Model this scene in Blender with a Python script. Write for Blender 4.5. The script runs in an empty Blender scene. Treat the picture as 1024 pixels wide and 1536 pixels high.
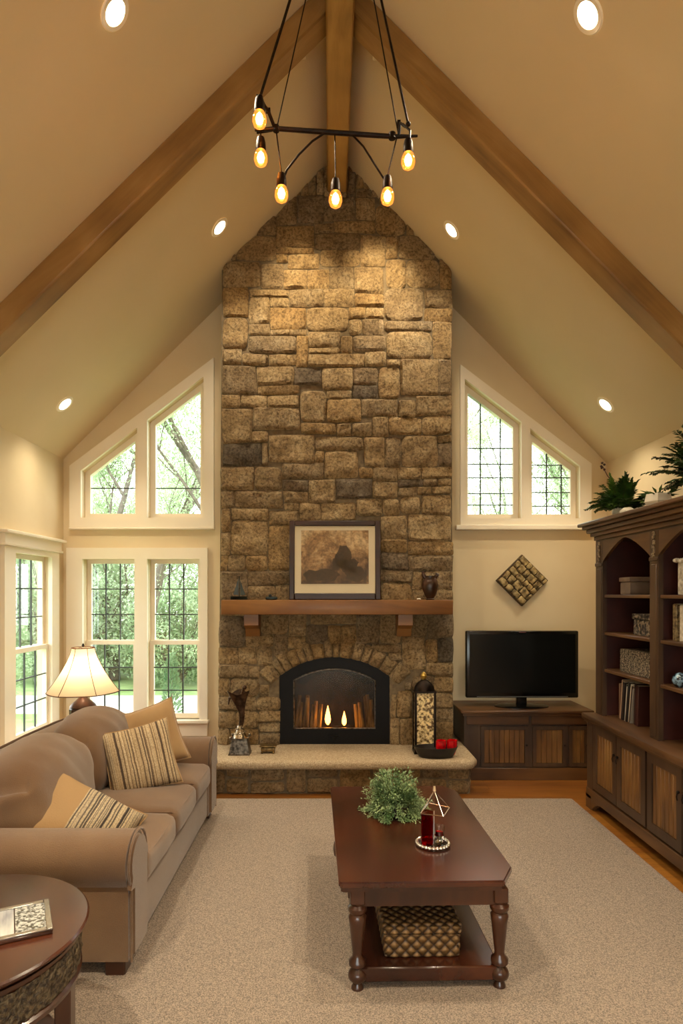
import bpy, bmesh, math, random
from mathutils import Vector, Matrix, Euler, noise
random.seed(7)
SC = bpy.context.scene
COL = SC.collection
PI = math.pi
F, VX, VY, HC = 950.0, 495.0, 890.0, 1.6      # focal length in pixels, vanishing point, eye height

def P(px, py, y):
    return Vector(((px-VX)/F*y, y, HC-(py-VY)/F*y))
def lin(h):
    h = h.lstrip('#'); o = []
    for i in (0, 2, 4):
        c = int(h[i:i+2], 16)/255
        o.append(c/12.92 if c <= .04045 else ((c+.055)/1.055)**2.4)
    return (*o, 1)

# ------------------------------------------------------------------ materials
MATS = {}
def newmat(name):
    m = bpy.data.materials.new(name); m.use_nodes = True
    nt = m.node_tree; b = nt.nodes['Principled BSDF']
    return m, nt, b
def ramp(nt, fac, cols):
    r = nt.nodes.new('ShaderNodeValToRGB'); e = r.color_ramp.elements
    e[0].position, e[0].color = cols[0]; e[1].position, e[1].color = cols[-1]
    for p, c in cols[1:-1]:
        k = e.new(p); k.color = c
    nt.links.new(fac, r.inputs[0]); return r.outputs[0]
def coords(nt, scale=(1, 1, 1), rot=(0, 0, 0), kind='Object'):
    t = nt.nodes.new('ShaderNodeTexCoord'); mp = nt.nodes.new('ShaderNodeMapping')
    mp.inputs['Scale'].default_value = scale; mp.inputs['Rotation'].default_value = rot
    nt.links.new(t.outputs[kind], mp.inputs[0]); return mp.outputs[0]
def noise_n(nt, vec, scale, detail=4, rough=.5, dist=0):
    n = nt.nodes.new('ShaderNodeTexNoise'); n.inputs['Scale'].default_value = scale
    n.inputs['Detail'].default_value = detail; n.inputs['Roughness'].default_value = rough
    n.inputs['Distortion'].default_value = dist
    nt.links.new(vec, n.inputs['Vector']); return n.outputs['Fac']
def bumpn(nt, b, h, strength, dist=.01):
    k = nt.nodes.new('ShaderNodeBump'); k.inputs['Strength'].default_value = strength
    k.inputs['Distance'].default_value = dist
    nt.links.new(h, k.inputs['Height']); nt.links.new(k.outputs[0], b.inputs['Normal'])
def M(name, c1, c2=None, scale=8, rough=.6, bump=0, bscale=None, metal=0, stretch=(1, 1, 1), coat=0, detail=4, spec=.5, bdist=.01, lo=.35, hi=.65, sheen=0):
    if name in MATS: return MATS[name]
    m, nt, b = newmat(name); c2 = c2 or c1
    v = coords(nt, stretch)
    n = noise_n(nt, v, scale, detail)
    nt.links.new(ramp(nt, n, [(lo, lin(c1)), (hi, lin(c2))]), b.inputs['Base Color'])
    b.inputs['Roughness'].default_value = rough; b.inputs['Metallic'].default_value = metal
    b.inputs['Coat Weight'].default_value = coat; b.inputs['Coat Roughness'].default_value = .12
    b.inputs['Specular IOR Level'].default_value = spec
    if sheen: b.inputs['Sheen Weight'].default_value = sheen
    if bump:
        n2 = noise_n(nt, v, bscale or scale, 5, .6)
        bumpn(nt, b, n2, bump, bdist)
    MATS[name] = m; return m
def wood(name, c1, c2, c3, axis='y', rough=.4, coat=0, grain=6, bump=.15, spec=.5):
    if name in MATS: return MATS[name]
    m, nt, b = newmat(name)
    s = {'x': (.12, 1, 1), 'y': (1, .12, 1), 'z': (1, 1, .12)}[axis]
    v = coords(nt, s)
    n = noise_n(nt, v, grain*2.2, 6, .62, .6)
    nb = noise_n(nt, coords(nt), 2.2, 3)
    mx = nt.nodes.new('ShaderNodeMath'); mx.operation = 'MULTIPLY_ADD'
    nt.links.new(nb, mx.inputs[0]); mx.inputs[1].default_value = .5; 
    ml = nt.nodes.new('ShaderNodeMath'); ml.operation = 'MULTIPLY'; ml.inputs[1].default_value = .6
    nt.links.new(n, ml.inputs[0]); nt.links.new(ml.outputs[0], mx.inputs[2])
    nt.links.new(ramp(nt, mx.outputs[0], [(.38, lin(c1)), (.54, lin(c2)), (.72, lin(c3))]), b.inputs['Base Color'])
    b.inputs['Roughness'].default_value = rough; b.inputs['Coat Weight'].default_value = coat
    b.inputs['Coat Roughness'].default_value = .15; b.inputs['Specular IOR Level'].default_value = spec
    bumpn(nt, b, n, bump, .004)
    MATS[name] = m; return m
def emit(name, col, s):
    if name in MATS: return MATS[name]
    m, nt, b = newmat(name)
    b.inputs['Base Color'].default_value = lin(col); b.inputs['Emission Color'].default_value = lin(col)
    b.inputs['Emission Strength'].default_value = s; MATS[name] = m; return m
def glass(name, tint='#ffffff', refl=.12, rough=0):
    """thin pane: mostly clear with a mirror share that grows at grazing angles"""
    if name in MATS: return MATS[name]
    m, nt, b = newmat(name); nt.nodes.remove(b)
    o = nt.nodes['Material Output']
    t = nt.nodes.new('ShaderNodeBsdfTransparent'); t.inputs[0].default_value = lin(tint)
    g = nt.nodes.new('ShaderNodeBsdfGlossy'); g.inputs['Roughness'].default_value = rough
    lw = nt.nodes.new('ShaderNodeLayerWeight'); lw.inputs[0].default_value = .5
    pw = nt.nodes.new('ShaderNodeMath'); pw.operation = 'POWER'; pw.inputs[1].default_value = 4
    nt.links.new(lw.outputs['Facing'], pw.inputs[0])
    ad = nt.nodes.new('ShaderNodeMath'); ad.operation = 'MULTIPLY_ADD'; ad.inputs[1].default_value = .5; ad.inputs[2].default_value = refl; ad.use_clamp = True
    nt.links.new(pw.outputs[0], ad.inputs[0])
    mx = nt.nodes.new('ShaderNodeMixShader'); nt.links.new(ad.outputs[0], mx.inputs[0])
    nt.links.new(t.outputs[0], mx.inputs[1]); nt.links.new(g.outputs[0], mx.inputs[2])
    nt.links.new(mx.outputs[0], o.inputs[0]); MATS[name] = m; return m

WALL = M('wall_paint', '#dbc9a4', '#decda9', 3, .85, .05, 200)
CEIL = M('ceiling_paint', '#d6c5a0', '#d9c8a4', 2, .9, .05, 200)
TRIM = M('trim_paint', '#efe5cf', '#f2e9d5', 3, .45)
CARPET = M('carpet', '#75604c', '#d4bba0', 210, .95, 1, 240, bdist=.02, lo=.36, hi=.62, sheen=.3, detail=6)
BEAM = wood('oak_beam', '#7a5a30', '#a37d42', '#bd9754', 'y', .42, 0, 3)
BEAMX = wood('oak_rafter', '#71532f', '#94703f', '#b08c58', 'y', .4, .15, 3)
MANTEL = wood('mantel_wood', '#583617', '#754b20', '#8a5f2b', 'x', .45, .05, 4)
DARKW = wood('walnut', '#291b12', '#3f2c1d', '#543e29', 'z', .42, .1, 5)
DARKWY = wood('walnut_long', '#37230f', '#52371e', '#6a4a2a', 'y', .4, .1, 5)
DARKWX = wood('walnut_cross', '#38220f', '#54361b', '#6b4825', 'x', .4, .1, 5)
PANELW = wood('panel_walnut', '#432a14', '#6d4a24', '#8c6736', 'z', .42, .1, 9)
CABIN = M('cabinet_inside', '#330f08', '#43160b', 6, .6)
CHERRY = wood('cherry_polished', '#210e08', '#381a0f', '#522a17', 'y', .24, .35, 2.2, .05)
CHERRYX = wood('cherry_leg', '#200e08', '#341a0e', '#4a2917', 'z', .28, .3, 4, .05)
SOFA = M('sofa_fabric', '#674d36', '#785d42', 3, .92, .7, 260, bdist=.005, sheen=.4, spec=.2)
TANF = M('tan_fabric', '#957751', '#a3845c', 5, .9, .4, 300, bdist=.003, sheen=.3, spec=.2)
IRON = M('black_iron', '#17110d', '#2a1d14', 20, .42, .2, 60, metal=.8)
BLACK = M('black_metal', '#070504', '#0c0908', 10, .5, spec=.2)
BLACKP = M('black_plastic', '#050505', '#080808', 10, .18)
PEWTER = M('pewter', '#3a332b', '#7d7263', 40, .28, .4, 60, metal=.9)
SILVER = M('chrome', '#dcd8d0', '#f2efe8', 10, .12, metal=1)
HEARTH = M('hearth_stone', '#8f7a5e', '#c7b496', 110, .9, .8, 90, bdist=.012, lo=.3, hi=.72)
WHITE = M('white_ceramic', '#d8d2c2', '#e8e2d2', 6, .4)
LEADED = M('lead_came', '#3b3f3c', '#4b504c', 10, .5, metal=.3)
PANE = glass('window_glass', '#ffffff', .05)

# ------------------------------------------------------------------ building
class MB:
    def __init__(s): s.bm = bmesh.new()
    def _xf(s, vs, loc, rot):
        mt = Matrix.Translation(Vector(loc)) @ (rot.to_4x4() if isinstance(rot, Matrix) else Euler(rot).to_matrix().to_4x4())
        bmesh.ops.transform(s.bm, matrix=mt, verts=vs)
    def box(s, c, size, rot=(0, 0, 0), bev=0, seg=1):
        r = bmesh.ops.create_cube(s.bm, size=1); vs = r['verts']
        bmesh.ops.scale(s.bm, vec=size, verts=vs)
        if bev:
            es = list({e for v in vs for e in v.link_edges})
            r = bmesh.ops.bevel(s.bm, geom=es, offset=bev, segments=seg, affect='EDGES', profile=.5)
            vs = list({v for f in r['faces'] for v in f.verts} | {v for v in vs if v.is_valid})
        s._xf(vs, c, rot); return s
    def span(s, a, b, bev=0, seg=1):
        a, b = Vector(a), Vector(b)
        return s.box((a+b)/2, [max(abs(x), 1e-4) for x in (b-a)], bev=bev, seg=seg)
    def ring(s, c, u, v, ru, rv, n, ph=0):
        return [s.bm.verts.new(c+u*math.cos(ph+2*PI*i/n)*ru+v*math.sin(ph+2*PI*i/n)*rv) for i in range(n)]
    def skin(s, rings, closed=False, cap=True):
        for a, b in zip(rings, rings[1:]+([rings[0]] if closed else [])):
            n = len(a)
            for i in range(n):
                s.bm.faces.new((a[i], a[(i+1) % n], b[(i+1) % n], b[i]))
        if cap and not closed:
            s.bm.faces.new(rings[0][::-1]); s.bm.faces.new(rings[-1])
    def tube(s, pts, r, n=8, closed=False):
        pts = [Vector(p) for p in pts]; R = r if isinstance(r, (list, tuple)) else [r]*len(pts)
        rings = []; u = None
        for i, p in enumerate(pts):
            a = pts[i-1] if (i or closed) else p; b = pts[(i+1) % len(pts)] if (i < len(pts)-1 or closed) else p
            d = (b-a).normalized()
            if u is None:
                u = d.orthogonal().normalized()
            u = (u-d*u.dot(d)).normalized() if (u-d*u.dot(d)).length > 1e-6 else d.orthogonal().normalized()
            rings.append(s.ring(p, u, d.cross(u), R[i], R[i], n))
        s.skin(rings, closed); return s
    def cyl(s, a, b, r, r2=None, n=16): return s.tube([a, b], [r, r if r2 is None else r2], n)
    def lathe(s, prof, c=(0, 0, 0), n=24, sx=1, sy=1, axis=None, cap=True):
        c = Vector(c); rings = []
        if axis is None: ax, u, v = Vector((0, 0, 1)), Vector((1, 0, 0)), Vector((0, 1, 0))
        else:
            ax = Vector(axis).normalized(); u = ax.orthogonal().normalized(); v = ax.cross(u)
        for r, z in prof:
            r = max(r, .0004); rings.append(s.ring(c+ax*z, u, v, r*sx, r*sy, n))
        s.skin(rings, cap=cap); return s
    def ball(s, c, r, n=16, sc=(1, 1, 1), nz=0, nf=6):
        r0 = bmesh.ops.create_icosphere(s.bm, subdivisions=3 if n > 12 else 2, radius=1)
        for v in r0['verts']:
            q = v.co.copy(); k = 1+(nz*noise.noise(q*nf+Vector(c)*9) if nz else 0)
            v.co = Vector((q.x*r*sc[0]*k, q.y*r*sc[1]*k, q.z*r*sc[2]*k))+Vector(c)
        return s
    def poly(s, pts, d):
        """extrude a polygon of 3D points by vector d"""
        d = Vector(d); a = [s.bm.verts.new(Vector(p)) for p in pts]; b = [s.bm.verts.new(Vector(p)+d) for p in pts]
        s.bm.faces.new(a); s.bm.faces.new(b[::-1])
        n = len(a)
        for i in range(n): s.bm.faces.new((a[i], b[i], b[(i+1) % n], a[(i+1) % n]))
        return s
    def soft(s, c, size, rad, rot=(0, 0, 0), crown=(0, 0, 0), n=14, nz=0, nf=3, fn=None):
        """a padded block with round edges; crown bulges each pair of faces"""
        h = Vector(size)/2; vs = []; K = {}; m = n+1
        def vert(i, j, k):
            if (i, j, k) not in K: K[(i, j, k)] = s.bm.verts.new((2*i/m-1, 2*j/m-1, 2*k/m-1)); vs.append(K[(i, j, k)])
            return K[(i, j, k)]
        for i in range(m):
            for j in range(m):
                for e in (0, m):
                    s.bm.faces.new([vert(*q) for q in ((e, i, j), (e, i+1, j), (e, i+1, j+1), (e, i, j+1))])
                    s.bm.faces.new([vert(*q) for q in ((i, e, j), (i+1, e, j), (i+1, e, j+1), (i, e, j+1))])
                    s.bm.faces.new([vert(*q) for q in ((i, j, e), (i+1, j, e), (i+1, j+1, e), (i, j+1, e))])
        inn = Vector([max(x-rad, 1e-3) for x in h])
        for v in vs:
            q = v.co.copy()
            p = Vector([q[i]*h[i] for i in range(3)])
            k = Vector([max(-inn[i], min(inn[i], p[i])) for i in range(3)])
            # spread: push corner points round
            d = p-k
            if d.length > 1e-6: p = k+d.normalized()*rad if sum(abs(x) > 1e-6 for x in d) > 1 else p
            for i in range(3):
                if crown[i]:
                    j, l = [a for a in range(3) if a != i]
                    p[i] += (q[i])*crown[i]*(1-min(1, abs(q[j]))**2)*(1-min(1, abs(q[l]))**2)
            if nz: p += noise.noise_vector(p*nf+Vector(c)*3)*nz
            if fn: p = fn(p, q)
            v.co = p
        s._xf(vs, c, rot); return s
    def build(s, name, mat, parent=None, smooth=40, org=None):
        bm = s.bm
        bmesh.ops.remove_doubles(bm, verts=bm.verts, dist=1e-6)
        bmesh.ops.recalc_face_normals(bm, faces=bm.faces)
        o = Vector(ORG.get(parent.name, (0, 0, 0))) if parent else Vector((0, 0, 0))
        if org is not None: o = Vector(org)
        if o.length: bmesh.ops.translate(bm, vec=-o, verts=bm.verts)
        me = bpy.data.meshes.new(name); bm.to_mesh(me); bm.free()
        for p in me.polygons: p.use_smooth = True
        me.set_sharp_from_angle(angle=math.radians(smooth))
        for m in (mat if isinstance(mat, (list, tuple)) else [mat]): me.materials.append(m)
        ob = bpy.data.objects.new(name, me); COL.objects.link(ob)
        if parent:
            ob.parent = parent; ORG[ob.name] = ORG.get(parent.name, (0, 0, 0))
        elif org is not None: ob.location = org; ORG[ob.name] = tuple(org)
        return ob
ORG = {}
def tag(o, label=None, cat=None, group=None, kind=None):
    for k, v in (('label', label), ('category', cat), ('group', group), ('kind', kind)):
        if v: o[k] = v
    return o
def thing(name, loc, label, cat, group=None, rz=0, local=False, kind=None, rot=None):
    o = bpy.data.objects.new(name, None); COL.objects.link(o); o.empty_display_size = .05
    o.location = loc; o.rotation_euler = rot or (0, 0, rz)
    ORG[o.name] = (0, 0, 0) if local else tuple(loc)
    return tag(o, label, cat, group, kind)
def struct(o): o['kind'] = 'structure'; return o
def curveface(outer, holes, d, place):
    """solid plate from a 2D outline with holes; place(x, y, t) -> 3D"""
    cu = bpy.data.curves.new('tmp', 'CURVE'); cu.dimensions = '2D'; cu.fill_mode = 'BOTH'; cu.extrude = d/2
    for pts in [outer]+list(holes):
        sp = cu.splines.new('POLY'); sp.points.add(len(pts)-1); sp.use_cyclic_u = True
        for i, p in enumerate(pts): sp.points[i].co = (p[0], p[1], 0, 1)
    ob = bpy.data.objects.new('tmp', cu); COL.objects.link(ob)
    me = bpy.data.meshes.new_from_object(ob)
    bpy.data.objects.remove(ob); bpy.data.curves.remove(cu)
    mb = MB(); mb.bm.from_mesh(me); bpy.data.meshes.remove(me)
    bmesh.ops.remove_doubles(mb.bm, verts=mb.bm.verts, dist=1e-5)
    for v in mb.bm.verts: v.co = Vector(place(v.co.x, v.co.y, v.co.z))
    return mb
def instance(root, loc, rz=0, scale=1, **kw):
    r = root.copy(); COL.objects.link(r); r.location = loc; r.rotation_euler = (0, 0, rz); r.scale = (scale,)*3
    for k, v in kw.items(): r[k] = v
    for ch in list(root.children):
        c = ch.copy(); COL.objects.link(c); c.parent = r
        for g in list(ch.children):
            d = g.copy(); COL.objects.link(d); d.parent = c
    return r
def lookrot(n, up=(0, 0, 1), roll=0):
    """matrix whose local z is n, local y near up"""
    z = Vector(n).normalized(); x = Vector(up).cross(z).normalized(); y = z.cross(x)
    m = Matrix((x, y, z)).transposed()
    return m @ Matrix.Rotation(roll, 3, 'Z')

# ------------------------------------------------------------------ room
YW, XL, XR, YB = 5.94, -2.5, 2.594, -2.2
XRG, ZRG = .059, 5.386
ZL, ZR = 2.8625, 2.82
def ceil_z(x): return ZL+.986*(x-XL) if x < XRG else ZR+1.0127*(XR-x)

def backplace(y): return lambda a, b, t: (a, y+t, b)
wl_open = [  # openings in the fireplace wall
    [(-2.31, .42), (-1.825, .42), (-1.825, 1.92), (-2.31, 1.92)],
    [(-1.706, .42), (-1.22, .42), (-1.22, 1.92), (-1.706, 1.92)],
]
def gz(x): return 2.745+.765*(x+2.325)          # slanted head of the left gable window
def gzr(x): return 3.60-.755*(x-1.256)
GL = [[(-2.325, 2.306), (-1.80, 2.306), (-1.80, gz(-1.80)), (-2.325, gz(-2.325))],
      [(-1.706, 2.306), (-1.18, 2.306), (-1.18, gz(-1.18)), (-1.706, gz(-1.706))]]
GR = [[(1.256, 2.30), (1.785, 2.30), (1.785, gzr(1.785)), (1.256, gzr(1.256))],
      [(1.865, 2.30), (2.33, 2.30), (2.33, gzr(2.33)), (1.865, gzr(1.865))]]
T = .22
o = curveface([(XL, 0), (XR, 0), (XR, ZR), (XRG, ZRG), (XL, ZL)], wl_open+GL+GR, T, backplace(YW+T/2)).build('wall_back', WALL)
struct(o)
# side walls (left one has a window opening)
LW = [(4.97, .42), (5.62, .42), (5.62, 1.92), (4.97, 1.92)]
struct(curveface([(YB, 0), (YW+T, 0), (YW+T, ZL+.25), (YB, ZL+.25)], [LW], .1, lambda a, b, t: (XL-.05+t, a, b)).build('wall_left', WALL))
struct(MB().span((XR, YB, 0), (XR+T, YW+T, ZR+.25)).build('wall_right', WALL))
RW = [(-1.5, .5), (1.5, .5), (1.5, 2.2), (-1.5, 2.2)]
struct(curveface([(XL, 0), (XR, 0), (XR, ZR), (XRG, ZRG), (XL, ZL)], [RW], T, backplace(YB-T/2)).build('wall_front', WALL))
# ceiling planes
mb = MB(); mb.poly([(XL-.25, YB-.22, ceil_z(XL)-.2465), (XRG, YB-.22, ZRG), (XRG, YB-.22, ZRG+.2), (XL-.25, YB-.22, ceil_z(XL)-.05)], (0, YW-YB+.44, 0))
struct(mb.build('ceiling_left', CEIL))
mb = MB(); mb.poly([(XR+.25, YB-.22, ZR-.253), (XRG, YB-.22, ZRG), (XRG, YB-.22, ZRG+.2), (XR+.25, YB-.22, ZR-.05)], (0, YW-YB+.44, 0))
struct(mb.build('ceiling_right', CEIL))
# wood floor: planks run toward the fireplace wall
def floor_mat():
    m, nt, b = newmat('plank_floor')
    br = nt.nodes.new('ShaderNodeTexBrick'); v = coords(nt, (1, 1, 1), (0, 0, 0))
    br.offset = .37; br.inputs['Scale'].default_value = 1; br.inputs['Brick Width'].default_value = 1.3
    br.inputs['Row Height'].default_value = .085; br.inputs['Mortar Size'].default_value = .0012
    br.inputs['Color1'].default_value = lin('#8a5424'); br.inputs['Color2'].default_value = lin('#a8702f'); br.inputs['Mortar'].default_value = lin('#3a2010')
    nt.links.new(v, br.inputs['Vector'])
    n = noise_n(nt, coords(nt, (.12, 1, 1)), 16, 6, .6, .5)
    mx = nt.nodes.new('ShaderNodeMixRGB'); mx.blend_type = 'MULTIPLY'; mx.inputs[0].default_value = .55
    nt.links.new(br.outputs[0], mx.inputs[1]); nt.links.new(ramp(nt, n, [(.3, lin('#8f7a60')), (.7, (1, 1, 1, 1))]), mx.inputs[2])
    nt.links.new(mx.outputs[0], b.inputs['Base Color']); b.inputs['Roughness'].default_value = .28; b.inputs['Coat Weight'].default_value = .3
    return m
struct(MB().span((XL-T, YB-T, -.1), (XR+T, YW+T, 0)).build('floor', floor_mat()))
# baseboards
mb = MB(); mb.span((XL, YW-.018, 0), (-.95, YW, .14)); mb.span((1.15, YW-.018, 0), (XR, YW, .14)); struct(mb.build('baseboard_back', TRIM))
mb = MB(); mb.span((XL, YB, 0), (XL+.018, YW, .14)); mb.span((XL, 4.0, .14), (XL+.012, 5.0, .40)); struct(mb.build('baseboard_left', TRIM))
struct(MB().span((XR-.018, YB, 0), (XR, YW, .14)).build('baseboard_right', TRIM))

# rug
def rugz(x, y): return .02
mb = MB(); mb.box(((-2.35+1.86)/2, (.2+4.88)/2, .011), (4.21, 4.68, .022), bev=.008, seg=2)
tag(mb.build('area_rug', CARPET), 'large beige cut pile rug covering the wood floor', 'rug')

# ------------------------------------------------------------------ windows
def wroot(n, loc, label):
    w = thing('window_%d' % n, loc, label, None, kind='structure'); return w
def sash(mb, quad, w, y0, y1):
    """frame bars just inside a polygon opening (list of (x, z)), width w"""
    n = len(quad); c = Vector((sum(p[0] for p in quad)/n, sum(p[1] for p in quad)/n))
    inner = inset(quad, w)
    for i in range(n):
        a, b = quad[i], quad[(i+1) % n]; ia, ib = inner[i], inner[(i+1) % n]
        mb.poly([(a[0], y0, a[1]), (b[0], y0, b[1]), (ib[0], y0, ib[1]), (ia[0], y0, ia[1])], (0, y1-y0, 0))
    return inner
def inset(q, w):
    n = len(q); out = []
    area = sum(q[i][0]*q[(i+1) % n][1]-q[(i+1) % n][0]*q[i][1] for i in range(n)); sg = 1 if area > 0 else -1
    for i in range(n):
        p0, p1, p2 = Vector(q[i-1]), Vector(q[i]), Vector(q[(i+1) % n])
        d1 = (p1-p0).normalized(); d2 = (p2-p1).normalized()
        n1 = Vector((-d1.y, d1.x))*sg; n2 = Vector((-d2.y, d2.x))*sg
        k = w/(1+n1.dot(n2)); out.append(tuple(p1+(n1+n2)*k))
    return out
def clipseg(q, axis, val):
    """span of the line axis=val inside the convex polygon q"""
    hits = []
    n = len(q)
    for i in range(n):
        a, b = q[i], q[(i+1) % n]
        if (a[axis]-val)*(b[axis]-val) < 0:
            t = (val-a[axis])/(b[axis]-a[axis]); hits.append(a[1-axis]+t*(b[1-axis]-a[1-axis]))
    return (min(hits), max(hits)) if len(hits) >= 2 else None
def gable_window(n, loc, label, outer, opens, grids, silly):
    w = wroot(n, loc, label)
    c = curveface(outer, opens, .035, backplace(YW-.0175)); c.build('casing', TRIM, w)
    for q, (vx, hz) in zip(opens, grids):
        f = MB(); inn = sash(f, q, .05, YW+.07, YW+.13); 
        fo = f.build('sash', TRIM, w)
        g = MB(); g.poly([(p[0], YW+.1, p[1]) for p in inn], (0, .004, 0)); g.build('pane', PANE, fo)
        m = MB()
        for x in vx:
            s = clipseg(inn, 0, x)
            if s: m.span((x-.0055, YW+.09, s[0]), (x+.0055, YW+.1, s[1]))
        for z in hz:
            s = clipseg(inn, 1, z)
            if s: m.span((s[0], YW+.088, z-.0045), (s[1], YW+.1, z+.0045))
        if vx or hz: m.build('muntin', LEADED, fo)
    b = MB(); b.span(silly[0], silly[1], bev=.006); b.build('window_sill', TRIM, w)
    return w
gable_window(1, (-1.75, YW, 2.2), 'white framed trapezoid gable window left of the stone chimney',
    [(-2.431, 2.2), (-1.085, 2.2), (-1.085, 3.80), (-2.431, 2.79)], GL, [([], [2.60]), ([], [2.60])],
    ((-2.435, YW-.045, 2.195), (-1.08, YW, 2.215)))
gable_window(2, (1.8, YW, 2.2), 'white framed trapezoid gable window right of the stone chimney',
    [(1.215, 2.23), (2.4375, 2.23), (2.4375, 2.81), (1.215, 3.735)], GR,
    [([1.43, 1.62], [2.44, 2.55, 2.70, 2.83, 2.98]), ([2.06, 2.2], [2.43, 2.56, 2.70, 2.82])],
    ((1.17, YW-.07, 2.19), (2.44, YW, 2.235)))
# lower double-hung pair on the fireplace wall
def hung(w, q, place, cols=3, flip=False):
    """upper and lower sash in the rectangle q=(a0, z0, a1, z1); place(a0,a1,d0,d1,z0,z1) spans"""
    a0, z0, a1, z1 = q; zm = z0+(z1-z0)*.475
    for (zb, zt, d) in ((zm-.02, z1, .09), (z0, zm+.02, .055)):
        f = MB(); t = .038
        place(f, a0, a0+t, d, d+.035, zb, zt); place(f, a1-t, a1, d, d+.035, zb, zt)
        place(f, a0+t, a1-t, d, d+.035, zb, zb+.045); place(f, a0+t, a1-t, d, d+.035, zt-t, zt)
        fo = f.build('sash', TRIM, w)
        g = MB(); place(g, a0+t, a1-t, d+.016, d+.02, zb+.045, zt-t); g.build('pane', PANE, fo)
        m = MB(); A0, A1, Z0, Z1 = a0+t, a1-t, zb+.045, zt-t
        for i in range(1, cols): x = A0+(A1-A0)*i/cols; place(m, x-.006, x+.006, d+.004, d+.016, Z0, Z1)
        for i in range(1, 3): z = Z0+(Z1-Z0)*i/3; place(m, A0, A1, d+.004, d+.015, z-.005, z+.005)
        m.build('muntin', LEADED, fo)
w = wroot(3, (-1.75, YW, .3), 'pair of white double-hung windows with leaded grids left of the chimney')
curveface([(-2.46, .27), (-1.144, .27), (-1.144, 2.025), (-2.46, 2.025)], wl_open, .035, backplace(YW-.0175)).build('casing', TRIM, w)
pb = lambda mb, a0, a1, d0, d1, z0, z1: mb.span((a0, YW+d0, z0), (a1, YW+d1, z1))
for q in wl_open: hung(w, (q[0][0], q[0][1], q[1][0], q[2][1]), pb)
MB().span((-2.44, YW-.075, .39), (-1.13, YW+.06, .42), bev=.006).build('window_sill', TRIM, w)
# left wall window
w = wroot(4, (XL, 5.3, .3), 'white double-hung window with leaded grid in the left wall')
curveface([(4.80, .34), (5.765, .34), (5.765, 1.98), (4.80, 1.98)], [LW], .035, lambda a, b, t: (XL+.0175+t, a, b)).build('casing', TRIM, w)
pl_ = lambda mb, a0, a1, d0, d1, z0, z1: mb.span((XL-d1+.055, a0, z0), (XL-d0+.055, a1, z1))
hung(w, (4.97, .42, 5.62, 1.92), pl_)
MB().span((XL-.06, 4.72, .37), (XL+.11, 5.80, .405), bev=.006).build('window_sill', TRIM, w)
mb = MB(); mb.span((XL, 4.78, 1.98), (XL+.05, 5.785, 2.06)); mb.span((XL, 4.74, 2.06), (XL+.085, 5.82, 2.085), bev=.005); mb.span((XL, 4.76, 1.965), (XL+.06, 5.80, 1.985), bev=.004)
mb.build('header', TRIM, w)
# unseen window added behind the viewer to let in fill daylight
w = wroot(5, (0, YB, .5), 'added wide white framed window for fill daylight, facing the fireplace')
f = MB()
for x in (-1.5, -.5, .5, 1.5): f.span((x-.04, YB-.12, .5), (x+.04, YB-.05, 2.2))
f.span((-1.5, YB-.12, .46), (1.5, YB-.05, .54)); f.span((-1.5, YB-.12, 2.16), (1.5, YB-.05, 2.24)); f.build('sash', TRIM, w)
curveface([(-1.6, .4), (1.6, .4), (1.6, 2.3), (-1.6, 2.3)], [RW], .03, backplace(YB+.015)).build('casing', TRIM, w)
g = MB(); g.span((-1.46, YB-.09, .54), (1.46, YB-.086, 2.16)); g.build('pane', PANE, w)

# ------------------------------------------------------------------ beams
o = MB().span((XRG-.085, YB, 5.05), (XRG+.085, 5.49, 5.34), bev=.012).build('trim_1', BEAM)
tag(o, 'oak ridge beam running to the top of the stone chimney', kind='structure')
def rafter(n, x1, side, label):
    ry0, ry1, dr = 3.83, 3.995, .20
    x0 = XRG+side*.075
    L = math.hypot(x1-x0, ceil_z(x1)-ceil_z(x0))
    ang = math.atan2(ceil_z(x1)-ceil_z(x0), x1-x0)
    # local y runs along the rafter so the grain follows it
    d = Vector((x1-x0, 0, ceil_z(x1)-ceil_z(x0))).normalized(); up = Vector((-d.z, 0, d.x)) * (1 if d.x > 0 else -1)
    th = dr*abs(d.x)
    mb = MB(); mb.box((0, L/2, 0), (ry1-ry0, L, th), bev=.01)
    ob = mb.build('trim_%d' % n, BEAMX)
    mt = Matrix((d.cross(up), d, up)).transposed().to_4x4()
    c = Vector((x0, (ry0+ry1)/2, ceil_z(x0)))-up*(th/2-.004)
    ob.matrix_world = Matrix.Translation(c) @ mt
    return tag(ob, label, kind='structure')
rafter(2, XL+.01, -1, 'sloping oak rafter on the left ceiling slope')
rafter(3, XR-.01, 1, 'sloping oak rafter on the right ceiling slope')
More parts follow.
